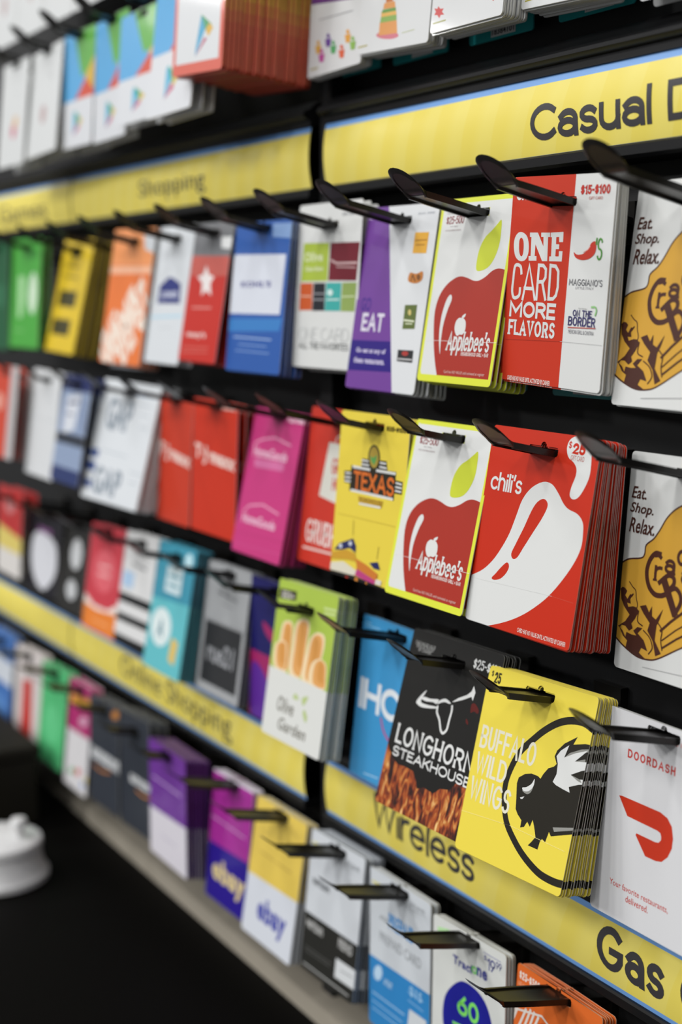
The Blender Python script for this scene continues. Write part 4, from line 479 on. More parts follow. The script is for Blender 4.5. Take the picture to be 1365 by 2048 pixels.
 'darkphone': [91.0,129.2,"cbcfd4","9aa0a8",[["P","292926",0,[-7.7,76.5,1.2,76.9,88.7,76.8,99.0,76.2,103.6,143.7,0.8,147.6]],["P","cfd2d4",0,[58.9,99.6,92.5,98.9,92.8,115.8,58.5,116.7]],["L","8a8e92",1,0,[67.4,107.4,86.8,106.4]],["L","d6cc58",1.4,0,[3.4,12.1,24.4,12.4]],["T","56595c","verizon",8.0,49.2,37.7,41.1,0.04,0,0],["T","808488","$15-$100",60.6,15.7,83.0,10.7,0.01,0,0],["T","b4b4b2","verizon",3.6,90.5,33.1,80.7,0.03,0,0],["T","b0b0ae","PREPAID",60.4,89.5,83.2,80.3,0.04,0,0],["L","5a5a58",0.8,0,[4.8,108.5,52.0,107.6]],["L","5a5a58",0.8,0,[5.4,111.8,49.8,110.9]],["L","a4a4a2",1.4,0,[4.7,124.5,82.8,124.1]]]],
 'yellowwhite': [98.8,132.6,"ced2da","cdcdc8",[["P","dcbf56",0,[-19.2,-10.3,123.5,-15.2,108.0,73.2,97.1,73.2,10.9,75.6,-3.2,76.5]],["T","4248a0","ebay",27.1,119.2,83.9,90.2,0.04,0,0],["L","b89a48",1.5,0,[18.9,50.3,45.8,50.8]],["L","b89a48",1.5,0,[51.6,50.7,80.1,51.2]],["L","b89a4c",1,0,[16.6,30.4,28.5,30.4]],["L","b89a4c",1,0,[75.7,13.7,85.9,17.7]]]],
 'purplenavy': [90.2,132.4,"a02c90","cdcdc8",[["P","2a1a86",0,[-19.0,75.8,1.9,75.5,91.1,72.7,107.4,72.2,97.4,137.7,-7.4,145.5]],["T","d8c48c","ebay",13.4,117.1,86.1,88.2,0.04,0,0],["L","d0a8d4",1,0,[2.2,49.2,79.1,50.6]],["L","d8cfe0",3,0,[-4.5,0.8,93.9,1.0]]]],
 'purplewhite': [99.4,127.4,"6c3692","4c2c62",[["P","d6d2da",0,[-21.3,77.3,2.9,76.6,98.4,72.4,114.9,71.9,117.6,132.7,-24.6,146.0]],["L","c8a8dc",1.6,0,[9.8,41.1,85.2,41.1]],["L","a8a0b8",1,0,[30.6,100.4,70.8,101.3]],["L","8a58ac",1,0,[18.6,20.3,83.7,16.0]]]],
 'smileB': [89.4,132.4,"33373f","cdcdc8",[["T","d2d4d6","amazon",30.1,79.3,110.6,69.5,0.04,0,0],["L","c8803a",2,1,[48.4,85.2,70.4,86.9,94.6,82.7]]]],
 'smileA': [95.4,130.3,"363a42","cdcdc8",[["T","d2d4d6","amazon",5.8,78.2,97.7,64.0,0.04,0,0],["L","c8803a",2,1,[15.1,86.1,39.9,87.9,67.1,83.4]],["P","b87838",0,[97.0,8.3,96.6,9.7,95.4,11.3,93.6,12.8,91.2,14.1,88.4,15.3,85.4,16.1,82.3,16.6,79.5,16.6,77.1,16.3,75.2,15.6,74.1,14.5,73.7,13.2,74.1,11.7,75.3,10.1,77.2,8.6,79.6,7.2,82.4,6.1,85.5,5.3,88.5,4.9,91.3,4.8,93.7,5.2,95.5,5.9,96.6,6.9]]]],
 'dots': [89.5,135.4,"d2d0d2","cdcdc8",[["P","ac2e6c",0,[-30.4,0.3,111.8,1.5,100.9,62.3,83.2,63.6,0.8,65.4]],["P","d89a3a",0,[6.2,21.9,86.7,15.4,81.8,25.4,5.4,35.0]],["P","d0a0b8",0,[76.5,43.5,76.4,45.3,75.2,47.2,73.1,49.0,70.1,50.7,66.6,52.2,62.6,53.3,58.6,53.9,54.7,54.1,51.2,53.7,48.4,52.9,46.5,51.6,45.5,50.0,45.7,48.2,46.9,46.3,49.1,44.4,52.1,42.7,55.7,41.2,59.6,40.2,63.7,39.6,67.6,39.5,71.0,39.8,73.7,40.7,75.6,41.9]],["P","c84a40",0,[63.6,109.2,63.5,110.4,62.8,111.6,61.4,112.9,59.5,114.1,57.2,115.1,54.7,115.9,52.1,116.4,49.6,116.6,47.3,116.4,45.5,115.9,44.3,115.0,43.7,114.0,43.8,112.8,44.5,111.5,45.9,110.2,47.8,109.0,50.1,108.0,52.7,107.2,55.3,106.7,57.8,106.6,60.0,106.8,61.8,107.3,63.0,108.1]],["P","d8c050",0,[100.5,111.4,100.5,112.6,99.7,113.9,98.4,115.1,96.6,116.3,94.4,117.3,92.0,118.1,89.5,118.6,87.0,118.7,84.9,118.5,83.2,118.0,82.0,117.2,81.4,116.2,81.5,115.0,82.2,113.7,83.5,112.4,85.4,111.3,87.6,110.3,90.0,109.5,92.5,109.0,94.9,108.9,97.1,109.1,98.8,109.6,100.0,110.4]],["P","50a060",0,[36.7,113.4,36.6,114.5,36.0,115.6,34.8,116.8,33.2,117.9,31.1,118.8,28.9,119.4,26.6,119.9,24.4,120.0,22.4,119.8,20.9,119.3,19.7,118.6,19.2,117.6,19.3,116.5,19.9,115.3,21.1,114.1,22.8,113.1,24.8,112.2,27.1,111.5,29.4,111.1,31.6,111.0,33.5,111.2,35.1,111.7,36.2,112.4]],["P","7090c8",0,[81.7,120.7,81.6,121.6,81.1,122.6,80.2,123.6,78.9,124.5,77.3,125.3,75.5,125.9,73.7,126.2,71.9,126.3,70.4,126.1,69.1,125.7,68.2,125.0,67.8,124.2,67.8,123.2,68.3,122.2,69.2,121.2,70.6,120.3,72.2,119.5,73.9,119.0,75.8,118.6,77.5,118.5,79.1,118.7,80.3,119.2,81.2,119.8]]]],
 'greenplain': [97.7,129.3,"52b676","cdcdc8",[["P","3f9c62",0,[9.8,10.3,78.2,10.3,78.2,25.9,9.8,25.9]],["P","62c486",0,[78.2,77.6,77.2,84.3,74.3,90.5,69.6,95.9,63.5,100.0,56.5,102.5,48.9,103.4,41.3,102.5,34.2,100.0,28.1,95.9,23.5,90.5,20.5,84.3,19.5,77.6,20.5,70.9,23.5,64.6,28.1,59.3,34.2,55.2,41.3,52.6,48.9,51.7,56.5,52.6,63.5,55.2,69.6,59.3,74.3,64.6,77.2,70.9]]]],
 'redwhite': [101.2,135.1,"d4ccca","cdcdc8",[["P","c43a34",0,[30.4,45.9,65.8,40.5,70.8,132.4,25.3,137.8]],["L","b8a0a0",1,0,[20.2,21.6,81.0,24.3]]]],
 'bluewhite': [103.7,132.6,"4672b4","cdcdc8",[["P","ced4dc",0,[-10.4,39.8,114.1,39.8,114.1,73.0,-10.4,73.0]],["P","5f8cc8",0,[82.9,106.1,81.9,109.6,78.8,112.8,73.8,115.5,67.4,117.6,59.9,118.9,51.8,119.4,43.8,118.9,36.3,117.6,29.8,115.5,24.9,112.8,21.8,109.6,20.7,106.1,21.8,102.7,24.9,99.5,29.8,96.7,36.3,94.6,43.8,93.3,51.8,92.9,59.9,93.3,67.4,94.6,73.8,96.7,78.8,99.5,81.9,102.7]]]],
 'blank13': [99.9,130.8,"cfd0d1","cdcdc8",[]],
 'blank12': [94.8,130.7,"d6d7d7","cdcdc8",[["L","a8a040",1,0,[5.0,125.7,14.3,125.3]]]],
 'flower': [97.0,130.6,"d6d7d7","cdcdc8",[["P","c84a48",0,[9.2,112.5,12.4,114.9,17.3,115.2,15.2,117.3,18.9,119.7,13.6,119.3,12.0,121.4,8.7,118.7,4.1,118.0,6.2,116.0,3.2,113.2,7.9,114.3]],["L","98984a",1,0,[3.6,124.0,21.2,123.8]],["P","c86a68",0,[79.8,116.6,87.2,118.8,83.9,120.1]],["P","c86a68",0,[64.7,112.9,72.3,114.8,68.9,116.1]]]],
 'cake': [99.2,130.6,"d6d7d7","cdcdc8",[["P","d07a88",0,[58.3,121.7,57.9,122.4,56.5,122.9,54.0,123.2,50.8,123.4,46.9,123.3,42.8,122.9,38.5,122.4,34.5,121.7,31.0,120.9,28.3,120.0,26.5,119.2,25.8,118.3,26.3,117.6,27.8,117.1,30.3,116.7,33.7,116.6,37.6,116.8,41.8,117.1,46.0,117.6,49.9,118.3,53.3,119.1,56.0,120.0,57.7,120.9]],["P","dc9a5c",0,[29.6,109.2,53.7,109.8,56.1,119.8,29.6,119.1]],["P","8aac5c",0,[30.7,105.6,53.0,106.1,53.7,110.2,30.1,109.7]],["P","e0b060",0,[30.8,101.5,51.6,102.3,53.0,106.1,30.7,105.6]],["P","6a9a50",0,[32.2,100.4,51.0,100.6,51.8,103.1,31.4,102.8]],["P","dc9a5c",0,[33.9,95.7,49.0,95.9,50.6,100.6,33.0,100.1]],["P","c87840",0,[36.4,91.5,44.4,91.7,46.6,95.6,36.3,95.6]],["L","a8a040",1,0,[0.6,125.1,13.2,124.6]],["L","b8c090",0.5,0,[62.8,120.5,79.9,119.7]]]],
 'people': [98.1,130.7,"d6d7d7","cdcdc8",[["P","6a3a80",0,[-11.7,27.4,95.8,28.0,97.9,80.9,-0.7,70.0]],["P","d8a850",0,[21.1,104.0,21.0,104.5,20.7,104.9,20.3,105.2,19.6,105.4,18.9,105.4,18.0,105.4,17.1,105.2,16.3,104.9,15.6,104.5,15.0,104.0,14.6,103.5,14.5,103.0,14.5,102.6,14.8,102.2,15.3,101.9,15.9,101.7,16.7,101.6,17.5,101.7,18.4,101.9,19.2,102.2,19.9,102.6,20.5,103.0,20.9,103.5]],["P","d8a850",0,[12.0,105.4,24.0,106.3,22.7,112.8,15.1,112.2]],["P","b85098",0,[28.5,111.9,28.4,112.3,28.2,112.7,27.7,113.0,27.1,113.2,26.3,113.3,25.5,113.2,24.6,113.0,23.8,112.7,23.1,112.4,22.5,111.9,22.1,111.4,22.0,110.9,22.0,110.5,22.3,110.1,22.7,109.8,23.4,109.6,24.2,109.5,25.0,109.5,25.8,109.7,26.7,110.0,27.4,110.4,27.9,110.9,28.3,111.4]],["P","b85098",0,[19.6,113.3,31.4,114.1,30.2,120.6,22.6,120.0]],["P","6a4a98",0,[39.8,101.2,39.7,101.7,39.5,102.1,39.0,102.4,38.4,102.6,37.6,102.6,36.8,102.6,36.0,102.4,35.2,102.1,34.5,101.7,33.9,101.2,33.5,100.7,33.4,100.3,33.4,99.8,33.7,99.4,34.1,99.1,34.8,98.9,35.5,98.9,36.3,98.9,37.2,99.1,38.0,99.4,38.7,99.8,39.2,100.3,39.6,100.8]],["P","6a4a98",0,[31.0,102.6,42.7,103.5,41.4,109.9,34.0,109.3]],["P","58a468",0,[50.0,108.3,50.0,108.8,49.7,109.1,49.3,109.4,48.7,109.6,47.9,109.7,47.1,109.6,46.3,109.5,45.5,109.2,44.8,108.8,44.2,108.3,43.9,107.9,43.7,107.4,43.7,106.9,44.0,106.5,44.5,106.2,45.1,106.0,45.8,106.0,46.6,106.0,47.5,106.2,48.3,106.5,48.9,106.9,49.5,107.3,49.9,107.8]],["P","58a468",0,[41.4,109.7,52.9,110.5,51.7,116.9,44.3,116.3]],["P","d8684a",0,[66.0,114.0,66.0,114.4,65.7,114.8,65.3,115.1,64.7,115.3,64.0,115.3,63.2,115.3,62.4,115.1,61.6,114.8,60.9,114.4,60.4,114.0,60.0,113.5,59.8,113.1,59.9,112.6,60.1,112.2,60.6,111.9,61.2,111.7,61.9,111.7,62.7,111.7,63.5,111.9,64.3,112.2,65.0,112.6,65.5,113.0,65.9,113.5]],["P","d8684a",0,[57.6,115.4,68.8,116.1,67.6,122.5,60.5,121.9]],["P","dca04c",0,[75.6,103.5,75.6,103.9,75.3,104.3,74.9,104.6,74.3,104.8,73.6,104.8,72.8,104.8,72.0,104.6,71.3,104.3,70.6,103.9,70.1,103.5,69.7,103.0,69.6,102.5,69.6,102.1,69.9,101.7,70.3,101.4,70.9,101.2,71.6,101.2,72.4,101.2,73.2,101.4,73.9,101.7,74.6,102.1,75.1,102.5,75.5,103.0]],["P","dca04c",0,[67.4,104.8,78.4,105.6,77.2,111.9,70.2,111.3]],["P","8cb45c",0,[85.4,110.3,85.3,110.8,85.1,111.1,84.7,111.4,84.1,111.6,83.4,111.7,82.6,111.6,81.8,111.5,81.1,111.2,80.4,110.8,79.9,110.4,79.5,109.9,79.4,109.4,79.4,109.0,79.7,108.6,80.1,108.3,80.7,108.1,81.4,108.1,82.2,108.1,82.9,108.3,83.7,108.6,84.3,109.0,84.9,109.4,85.2,109.9]],["P","8cb45c",0,[77.2,111.7,88.1,112.5,86.9,118.7,80.0,118.2]],["L","8a8c90",0.6,0,[17.6,85.2,79.5,87.9]],["L","b0a040",1,0,[6.2,124.0,19.3,123.9]]]],
 'redplay': [100.0,134.4,"d66858","a83a2a",[["P","d89a48",0,[55.0,-13.4,109.9,-13.4,109.9,67.2,95.0,56.4]],["P","d8dadc",0,[6.0,4.0,93.0,4.0,93.0,125.0,6.0,125.0]],["P","58a8cc",0,[55.0,87.6,67.5,96.1,46.3,120.8,46.7,114.0]],["P","58a070",0,[54.9,86.5,77.7,97.0,65.1,101.0]],["P","d8b050",0,[72.4,95.0,80.0,99.8,71.3,106.2,65.0,99.9]],["P","b8607c",0,[46.3,120.8,63.7,106.0,69.0,107.6]]]],
 'play': [103.0,140.3,"d6d8dc","cdcdc8",[["P","5aa6d8",0,[-10.3,-14.0,113.3,-14.0,113.3,84.2,-10.3,84.2]],["P","64ac4c",0,[25.8,-14.0,113.3,-14.0,113.3,49.1,61.8,56.1]],["P","d8b040",0,[113.3,28.1,113.3,87.0,72.1,58.9]],["P","d0523c",0,[41.2,84.2,77.3,58.9,113.3,84.2]],["P","d6d8dc",0,[-10.3,82.7,113.3,82.7,113.3,154.3,-10.3,154.3]],["P","58b0d0",0,[39.1,98.2,43.3,95.4,53.6,109.4,39.1,126.2]],["P","3fa070",0,[43.3,95.4,70.1,109.4,56.7,115.0]],["P","d8b850",0,[70.1,109.4,57.7,103.8,56.7,117.8]],["P","c86080",0,[39.1,126.2,53.6,112.2,61.8,117.8]]]],
 'plain': [110.5,122.6,"d4d6d6","cdcdc8",[["P","b8a0a0",0,[65.2,76.0,64.9,78.8,63.9,81.5,62.3,83.8,60.2,85.5,57.8,86.6,55.3,87.0,52.7,86.6,50.3,85.5,48.2,83.8,46.6,81.5,45.6,78.8,45.3,76.0,45.6,73.1,46.6,70.5,48.2,68.2,50.3,66.4,52.7,65.3,55.3,65.0,57.8,65.3,60.2,66.4,62.3,68.2,63.9,70.5,64.9,73.1]],["L","a8aaac",1,0,[60.8,30.6,77.4,36.8]]]],
 'plain2': [103.3,125.4,"d4d6d6","cdcdc8",[["P","c86a80",0,[66.1,82.8,65.8,85.4,64.9,87.8,63.4,89.9,61.5,91.5,59.2,92.5,56.8,92.8,54.4,92.5,52.2,91.5,50.3,89.9,48.8,87.8,47.9,85.4,47.5,82.8,47.9,80.2,48.8,77.8,50.3,75.7,52.2,74.1,54.4,73.1,56.8,72.7,59.2,73.1,61.5,74.1,63.4,75.7,64.9,77.8,65.8,80.2]],["P","d8b080",0,[70.3,72.7,70.0,74.7,69.2,76.5,67.9,78.1,66.1,79.3,64.1,80.0,62.0,80.3,59.9,80.0,57.9,79.3,56.2,78.1,54.8,76.5,54.0,74.7,53.7,72.7,54.0,70.8,54.8,69.0,56.2,67.4,57.9,66.2,59.9,65.5,62.0,65.2,64.1,65.5,66.1,66.2,67.9,67.4,69.2,69.0,70.0,70.8]],["L","a8aaac",1,0,[56.8,37.6,72.3,43.9]]]],
}

# id, design, row, hook, number in the stack, stack depth, x, y, z, tilt, roll, yaw, w, h (mm), hole x, y (mm), what it is
CARDS = [
 ('crackerA', 'cracker', 1, 12, 3, 0.006, 0.1047, 0.0874, 0.073, 0.1318, 0.0057, -0.0033, 109.8, 138.0, 54.9, 13.9, 0.6, 0.2, 'gold and brown emblem card at right edge, upper of two'),
 ('onecard', 'onecard', 1, 11, 9, 0.009, 0.0027, 0.0653, 0.0805, 0.0379, 0.0441, -0.0107, 105.0, 135.1, 53.5, 16.6, 0.85, 0.6, 'red and white card reading ONE CARD MORE FLAVORS'),
 ('appleA', 'apple', 1, 10, 8, 0.02, -0.099, 0.0732, 0.0735, 0.1621, 0.006, -0.0226, 93.7, 132.6, 47.4, 11.2, 0.7, 0.45, 'red apple card with yellow-green border, upper of the two'),
 ('eat', 'eat', 1, 9, 8, 0.013, -0.2003, 0.0748, 0.0733, 0.1506, 0.0122, -0.0031, 100.6, 142.8, 50.5, 11.4, 0.9, 0.7, 'purple and white card reading EAT'),
 ('faves', 'faves', 1, 8, 3, 0.014, -0.3019, 0.0691, 0.0814, 0.0636, 0.0003, 0.0001, 104.1, 136.4, 52.2, 18.3, 0.6, 0.2, 'white card with colored squares above the words ONE CARD'),
 ('blueshop', 'blueshop', 1, 7, 5, 0.012, -0.4036, 0.0596, 0.0707, 0.103, 0.0055, 0.0124, 103.6, 133.3, 52.0, 5.6, 0.9, 0.6, 'blue card with a white square in its middle'),
 ('star', 'star', 1, 6, 3, 0.02, -0.5054, 0.0608, 0.0747, 0.1647, 0.0082, -0.051, 93.2, 132.6, 47.2, 9.7, 0.6, 0.2, 'red card with a white star and grey top'),
 ('house', 'house', 1, 5, 2, 0.01, -0.6068, 0.0678, 0.0762, 0.1601, 0.003, -0.0473, 97.4, 139.3, 49.0, 12.7, 0.6, 0.2, 'white card with a small navy house emblem'),
 ('stencil', 'stencil', 1, 4, 4, 0.014, -0.7082, 0.0634, 0.0775, 0.1528, 0.0206, 0.0274, 107.5, 144.7, 53.9, 13.1, 1.5, 0.3, 'orange card with slanted white lettering, upper left'),
 ('greyb', 'greyb', 1, 3, 2, 0.012, -0.8098, 0.1, 0.0681, 0.07, 0.0, 0.0, 104.0, 143.0, 52.0, 11.8, 0.6, 0.2, 'grey card squeezed between yellow and orange cards'),
 ('yellowb', 'yellowb', 1, 2, 4, 0.02, -0.9092, 0.0755, 0.075, 0.2179, 0.0464, 0.0416, 88.8, 137.5, 42.6, 13.2, 4.8, 0.2, 'yellow card with dark blocks, upper left'),
 ('green', 'green', 1, 1, 2, 0.01, -1.0147, 0.0444, 0.0782, 0.0758, 0.0007, 0.0354, 107.9, 134.9, 55.6, 9.8, 0.6, 0.2, 'bright green card with pale ovals, left of the yellow one'),
 ('darkgreen', 'darkgreen', 1, 0, 2, 0.01, -1.1148, 0.0364, 0.0772, 0.043, -0.0011, -0.0033, 103.6, 137.8, 52.0, 7.0, 0.6, 0.2, 'dark green card cut by the left edge'),
 ('crackerB', 'cracker', 2, 12, 3, 0.006, 0.1048, 0.0877, -0.0937, 0.0755, 0.0014, -0.0022, 109.7, 140.2, 54.7, 9.9, 0.6, 0.2, 'gold and brown emblem card at right edge, lower of two'),
 ('pepper', 'pepper', 2, 11, 17, 0.02, 0.0027, 0.0551, -0.0836, 0.164, 0.0146, 0.0439, 106.1, 134.8, 53.4, 12.6, 0.32, 0.65, 'red card with a big white chili pepper'),
 ('appleB', 'apple', 2, 10, 3, 0.008, -0.0991, 0.0547, -0.0858, 0.2159, 0.002, 0.0012, 99.5, 131.3, 50.3, 10.4, 0.6, 0.2, 'red apple card with yellow-green border, lower of the two'),
 ('texas', 'texas', 2, 9, 4, 0.01, -0.2006, 0.05, -0.0854, 0.0859, -0.0015, -0.0046, 101.5, 132.3, 51.2, 9.8, 0.6, 0.3, 'yellow card with orange-on-black sign emblem'),
 ('bag', 'bag', 2, 8, 2, 0.012, -0.3018, 0.0803, -0.0901, 0.1199, 0.0037, -0.0019, 104.0, 136.0, 52.0, 11.7, 0.6, 0.2, 'red card with a white paper bag'),
 ('pink', 'pink', 2, 7, 9, 0.018, -0.4036, 0.0748, -0.0968, 0.2037, 0.0075, -0.0036, 96.1, 135.3, 48.3, 5.0, 1.5, 0.25, 'bright pink card with two roof logos'),
 ('redB', 'redB', 2, 6, 3, 0.018, -0.5053, 0.0584, -0.0932, 0.0406, 0.0059, 0.0015, 98.2, 130.6, 49.4, 5.0, 0.6, 0.2, 'plain red card next to the pink card'),
 ('redA', 'redA', 2, 5, 2, 0.012, -0.6069, 0.0622, -0.0954, 0.0588, -0.0112, -0.0447, 94.3, 129.4, 47.5, 5.0, 0.6, 0.2, 'plain red card beside the white card with grey letters'),
 ('gapw', 'gapw', 2, 4, 7, 0.019, -0.708, 0.0565, -0.0854, 0.2464, 0.0354, 0.1303, 123.4, 133.9, 61.5, 11.1, 1.8, 0.2, 'white card with grey letters and blue bars'),
 ('navy', 'navy', 2, 3, 2, 0.015, -0.8103, 0.0326, -0.0826, 0.1788, 0.0024, -0.0265, 98.5, 122.8, 49.8, 8.7, 0.6, 0.2, 'pale blue and navy card left of the grey-lettered card'),
 ('whitel', 'whitel', 2, 2, 2, 0.015, -0.9118, 0.0317, -0.0799, 0.1287, 0.0129, -0.0083, 101.6, 127.8, 51.3, 11.2, 0.6, 0.2, 'plain white card left of the navy card'),
 ('redl', 'redl', 2, 1, 2, 0.02, -1.0135, 0.0123, -0.0776, 0.1208, 0.0024, -0.0066, 103.0, 114.5, 52.0, 9.3, 0.6, 0.2, 'red and grey card at the left edge, below the green card'),
 ('dash', 'dash', 3, 12, 3, 0.006, 0.1046, 0.071, -0.2574, 0.0678, 0.0019, -0.0004, 108.1, 136.0, 54.1, 6.5, 1.0, 0.2, 'white card with a red curved mark at the right edge'),
 ('wings', 'wings', 3, 11, 15, 0.016, 0.0027, 0.0568, -0.2511, 0.2496, -0.0127, 0.066, 107.2, 130.3, 53.6, 9.5, 0.3, 0.3, 'yellow card with a black winged buffalo'),
 ('steak', 'steak', 3, 10, 7, 0.013, -0.0987, 0.0587, -0.2454, 0.2783, -0.0084, 0.0337, 109.5, 135.3, 54.6, 15.6, 0.6, 0.2, 'black card with a white steer skull and flames'),
 ('pancake', 'pancake', 3, 9, 2, 0.008, -0.2003, 0.0718, -0.2557, 0.1079, 0.0049, -0.0013, 104.2, 133.6, 52.2, 8.3, 0.6, 0.2, 'sky blue card with big white letters'),
 ('bread', 'bread', 3, 8, 11, 0.017, -0.302, 0.0469, -0.2391, 0.1523, -0.011, 0.0057, 101.7, 137.0, 50.9, 19.2, 0.7, 0.1, 'green and white card with breadsticks'),
 ('bell', 'bell', 3, 7, 3, 0.012, -0.4035, 0.0705, -0.2556, 0.0398, -0.0001, -0.0001, 104.1, 135.5, 52.1, 8.2, 0.6, 0.2, 'navy and magenta card beside the breadstick card'),
 ('greyc', 'greyc', 3, 6, 5, 0.014, -0.5052, 0.0722, -0.2558, 0.1491, -0.0218, -0.0165, 99.4, 130.5, 49.7, 8.3, 2.0, 0.25, 'grey card with a black square in its lower half'),
 ('teal', 'teal', 3, 5, 7, 0.017, -0.6069, 0.0624, -0.2491, 0.1867, -0.0171, -0.0192, 98.0, 135.0, 49.1, 12.8, 1.6, 0.25, 'teal card with a white oval'),
 ('stripes', 'stripes', 3, 4, 2, 0.012, -0.7085, 0.065, -0.2522, 0.1795, -0.0339, -0.0218, 95.7, 125.1, 47.9, 10.2, 0.6, 0.2, 'white card with black stripes at the bottom'),
 ('redorange', 'redorange', 3, 3, 2, 0.012, -0.81, 0.0643, -0.2581, 0.146, -0.0133, 0.0056, 103.2, 124.7, 51.7, 5.0, 0.6, 0.2, 'red card with a pale circle and orange bottom'),
 ('blackdots', 'blackdots', 3, 2, 2, 0.014, -0.9117, 0.0646, -0.266, 0.159, -0.0343, -0.0348, 96.1, 111.8, 48.4, 5.0, 0.6, 0.2, 'black card with two white ovals'),
 ('blackwhite', 'blackwhite', 3, 1, 2, 0.014, -1.0131, 0.058, -0.2661, 0.1115, 0.0267, 0.0446, 113.3, 104.6, 56.6, 5.0, 0.6, 0.2, 'black card with one large white shape'),
 ('redyellow', 'redyellow', 3, 0, 2, 0.02, -1.1149, 0.0436, -0.2447, 0.0634, 0.0026, -0.0031, 103.4, 117.2, 52.0, 13.1, 0.6, 0.2, 'red, yellow and white card at the left edge'),
 ('orange', 'orange', 4, 11, 6, 0.012, 0.003, 0.0765, -0.4761, 0.07, -0.0061, -0.0218, 95.7, 143.0, 47.9, 5.0, 0.6, 0.2, 'orange card with white stripes at the bottom of the picture'),
 ('sixty', 'sixty', 4, 10, 4, 0.008, -0.099, 0.0719, -0.4749, 0.0304, -0.0303, 0.0089, 93.5, 140.5, 47.1, 5.0, 1.2, 0.2, 'white card with 60 in a navy circle'),
 ('prepaid', 'prepaid', 4, 9, 4, 0.008, -0.2003, 0.0748, -0.4733, 0.0172, -0.0177, -0.0198, 94.8, 138.6, 47.4, 5.5, 0.9, 0.2, 'white and blue card with a globe emblem'),
 ('darkphone', 'darkphone', 4, 8, 6, 0.018, -0.3021, 0.0759, -0.4723, 0.1152, -0.0168, 0.013, 91.0, 129.2, 45.7, 6.7, 1.6, 0.2, 'white card with black lower half and white box'),
 ('yellowwhite', 'yellowwhite', 4, 7, 4, 0.01, -0.4035, 0.0737, -0.4731, 0.1587, -0.0121, -0.0009, 98.8, 132.6, 49.4, 5.4, 1.2, 0.2, 'yellow-topped white card with blue letters'),
 ('purplenavy', 'purplenavy', 4, 6, 4, 0.01, -0.5053, 0.0726, -0.4737, 0.1033, -0.0209, 0.0, 90.2, 132.4, 45.2, 5.0, 1.2, 0.2, 'magenta and navy card with cream letters'),
 ('purplewhite', 'purplewhite', 4, 5, 8, 0.025, -0.607, 0.0441, -0.4654, 0.007, -0.009, -0.0165, 99.4, 127.4, 50.1, 6.7, 2.2, 0.2, 'purple card with a white bottom'),
 ('smileB', 'smileB', 4, 4, 3, 0.02, -0.7087, 0.0497, -0.4554, 0.0324, -0.0486, -0.0143, 89.4, 132.4, 44.4, 17.8, 0.6, 0.2, 'charcoal card with an orange smile beside the purple card'),
 ('smileA', 'smileA', 4, 3, 3, 0.02, -0.8102, 0.0522, -0.4633, 0.038, -0.0417, -0.0057, 95.4, 130.3, 47.6, 10.5, 0.6, 0.2, 'charcoal card with an orange smile beside the magenta-topped card'),
 ('dots', 'dots', 4, 2, 2, 0.012, -0.9117, 0.0625, -0.4668, 0.1163, -0.0503, -0.0449, 89.5, 135.4, 44.6, 9.2, 0.6, 0.2, 'magenta-topped white card with small colored dots'),
 ('greenplain', 'greenplain', 4, 1, 2, 0.012, -1.0132, 0.0645, -0.4699, 0.1204, -0.0325, 0.0041, 97.7, 129.3, 48.8, 6.6, 0.6, 0.2, 'plain mint green card in the bottom row'),
 ('redwhite', 'redwhite', 4, 0, 2, 0.012, -1.1147, 0.062, -0.4682, 0.0818, -0.0242, 0.0276, 101.2, 135.1, 50.5, 7.7, 0.6, 0.2, 'white card with a red center strip in the bottom row'),
 ('bluewhite', 'bluewhite', 4, -1, 2, 0.01, -1.2164, 0.0579, -0.4614, 0.0974, 0.003, -0.0019, 103.7, 132.6, 52.0, 13.5, 0.6, 0.2, 'blue and white card at the left end of the bottom row'),
 ('blank13', 'blank13', 0, 12, 2, 0.01, 0.1049, 0.0851, 0.3095, 0.0535, -0.0014, -0.0012, 99.9, 130.8, 49.6, 26.9, 0.6, 0.2, 'plain white card at the top right corner'),
 ('blank12', 'blank12', 0, 11, 9, 0.016, 0.0022, 0.0757, 0.3188, 0.0739, 0.0748, -0.1256, 94.8, 130.7, 51.1, 33.7, 1.4, 0.3, 'white card right of the red flower card'),
 ('flower', 'flower', 0, 10, 11, 0.017, -0.099, 0.0712, 0.3199, 0.0743, 0.0338, -0.0782, 97.0, 130.6, 50.2, 33.9, 1.35, 0.3, 'white card with a red flower'),
 ('cake', 'cake', 0, 9, 9, 0.013, -0.2002, 0.076, 0.3194, 0.066, 0.0523, -0.0017, 99.2, 130.6, 51.3, 34.5, 1.3, 0.35, 'white card with a layered birthday cake'),
 ('people', 'people', 0, 8, 5, 0.007, -0.3019, 0.0802, 0.3166, 0.0609, 0.0085, -0.0687, 98.1, 130.7, 49.6, 32.7, 1.2, 0.3, 'white card with colored dancing figures'),
 ('redplay', 'redplay', 0, 7, 20, 0.08, -0.4033, 0.0059, 0.3274, 0.046, 0.0621, 0.0005, 100.0, 134.4, 51.5, 27.3, 3.1, 0.1, 'red-bordered card with a triangle emblem'),
 ('playD', 'play', 0, 6, 3, 0.018, -0.5052, 0.0306, 0.3102, 0.1231, -0.0066, -0.0138, 103.0, 140.3, 51.7, 15.5, 1.5, 0.2, 'blue-topped triangle card just left of the thick red stack'),
 ('playC', 'play', 0, 5, 2, 0.012, -0.6072, 0.0334, 0.2826, 0.084, -0.0047, 0.0043, 105.2, 107.6, 53.2, 5.0, 0.6, 0.2, 'blue-topped triangle card second left of the thick red stack'),
 ('playB', 'play', 0, 4, 2, 0.012, -0.7086, 0.0428, 0.2935, 0.0579, -0.0054, -0.0349, 100.7, 124.9, 50.7, 5.0, 0.6, 0.2, 'blue-topped triangle card third left of the thick red stack'),
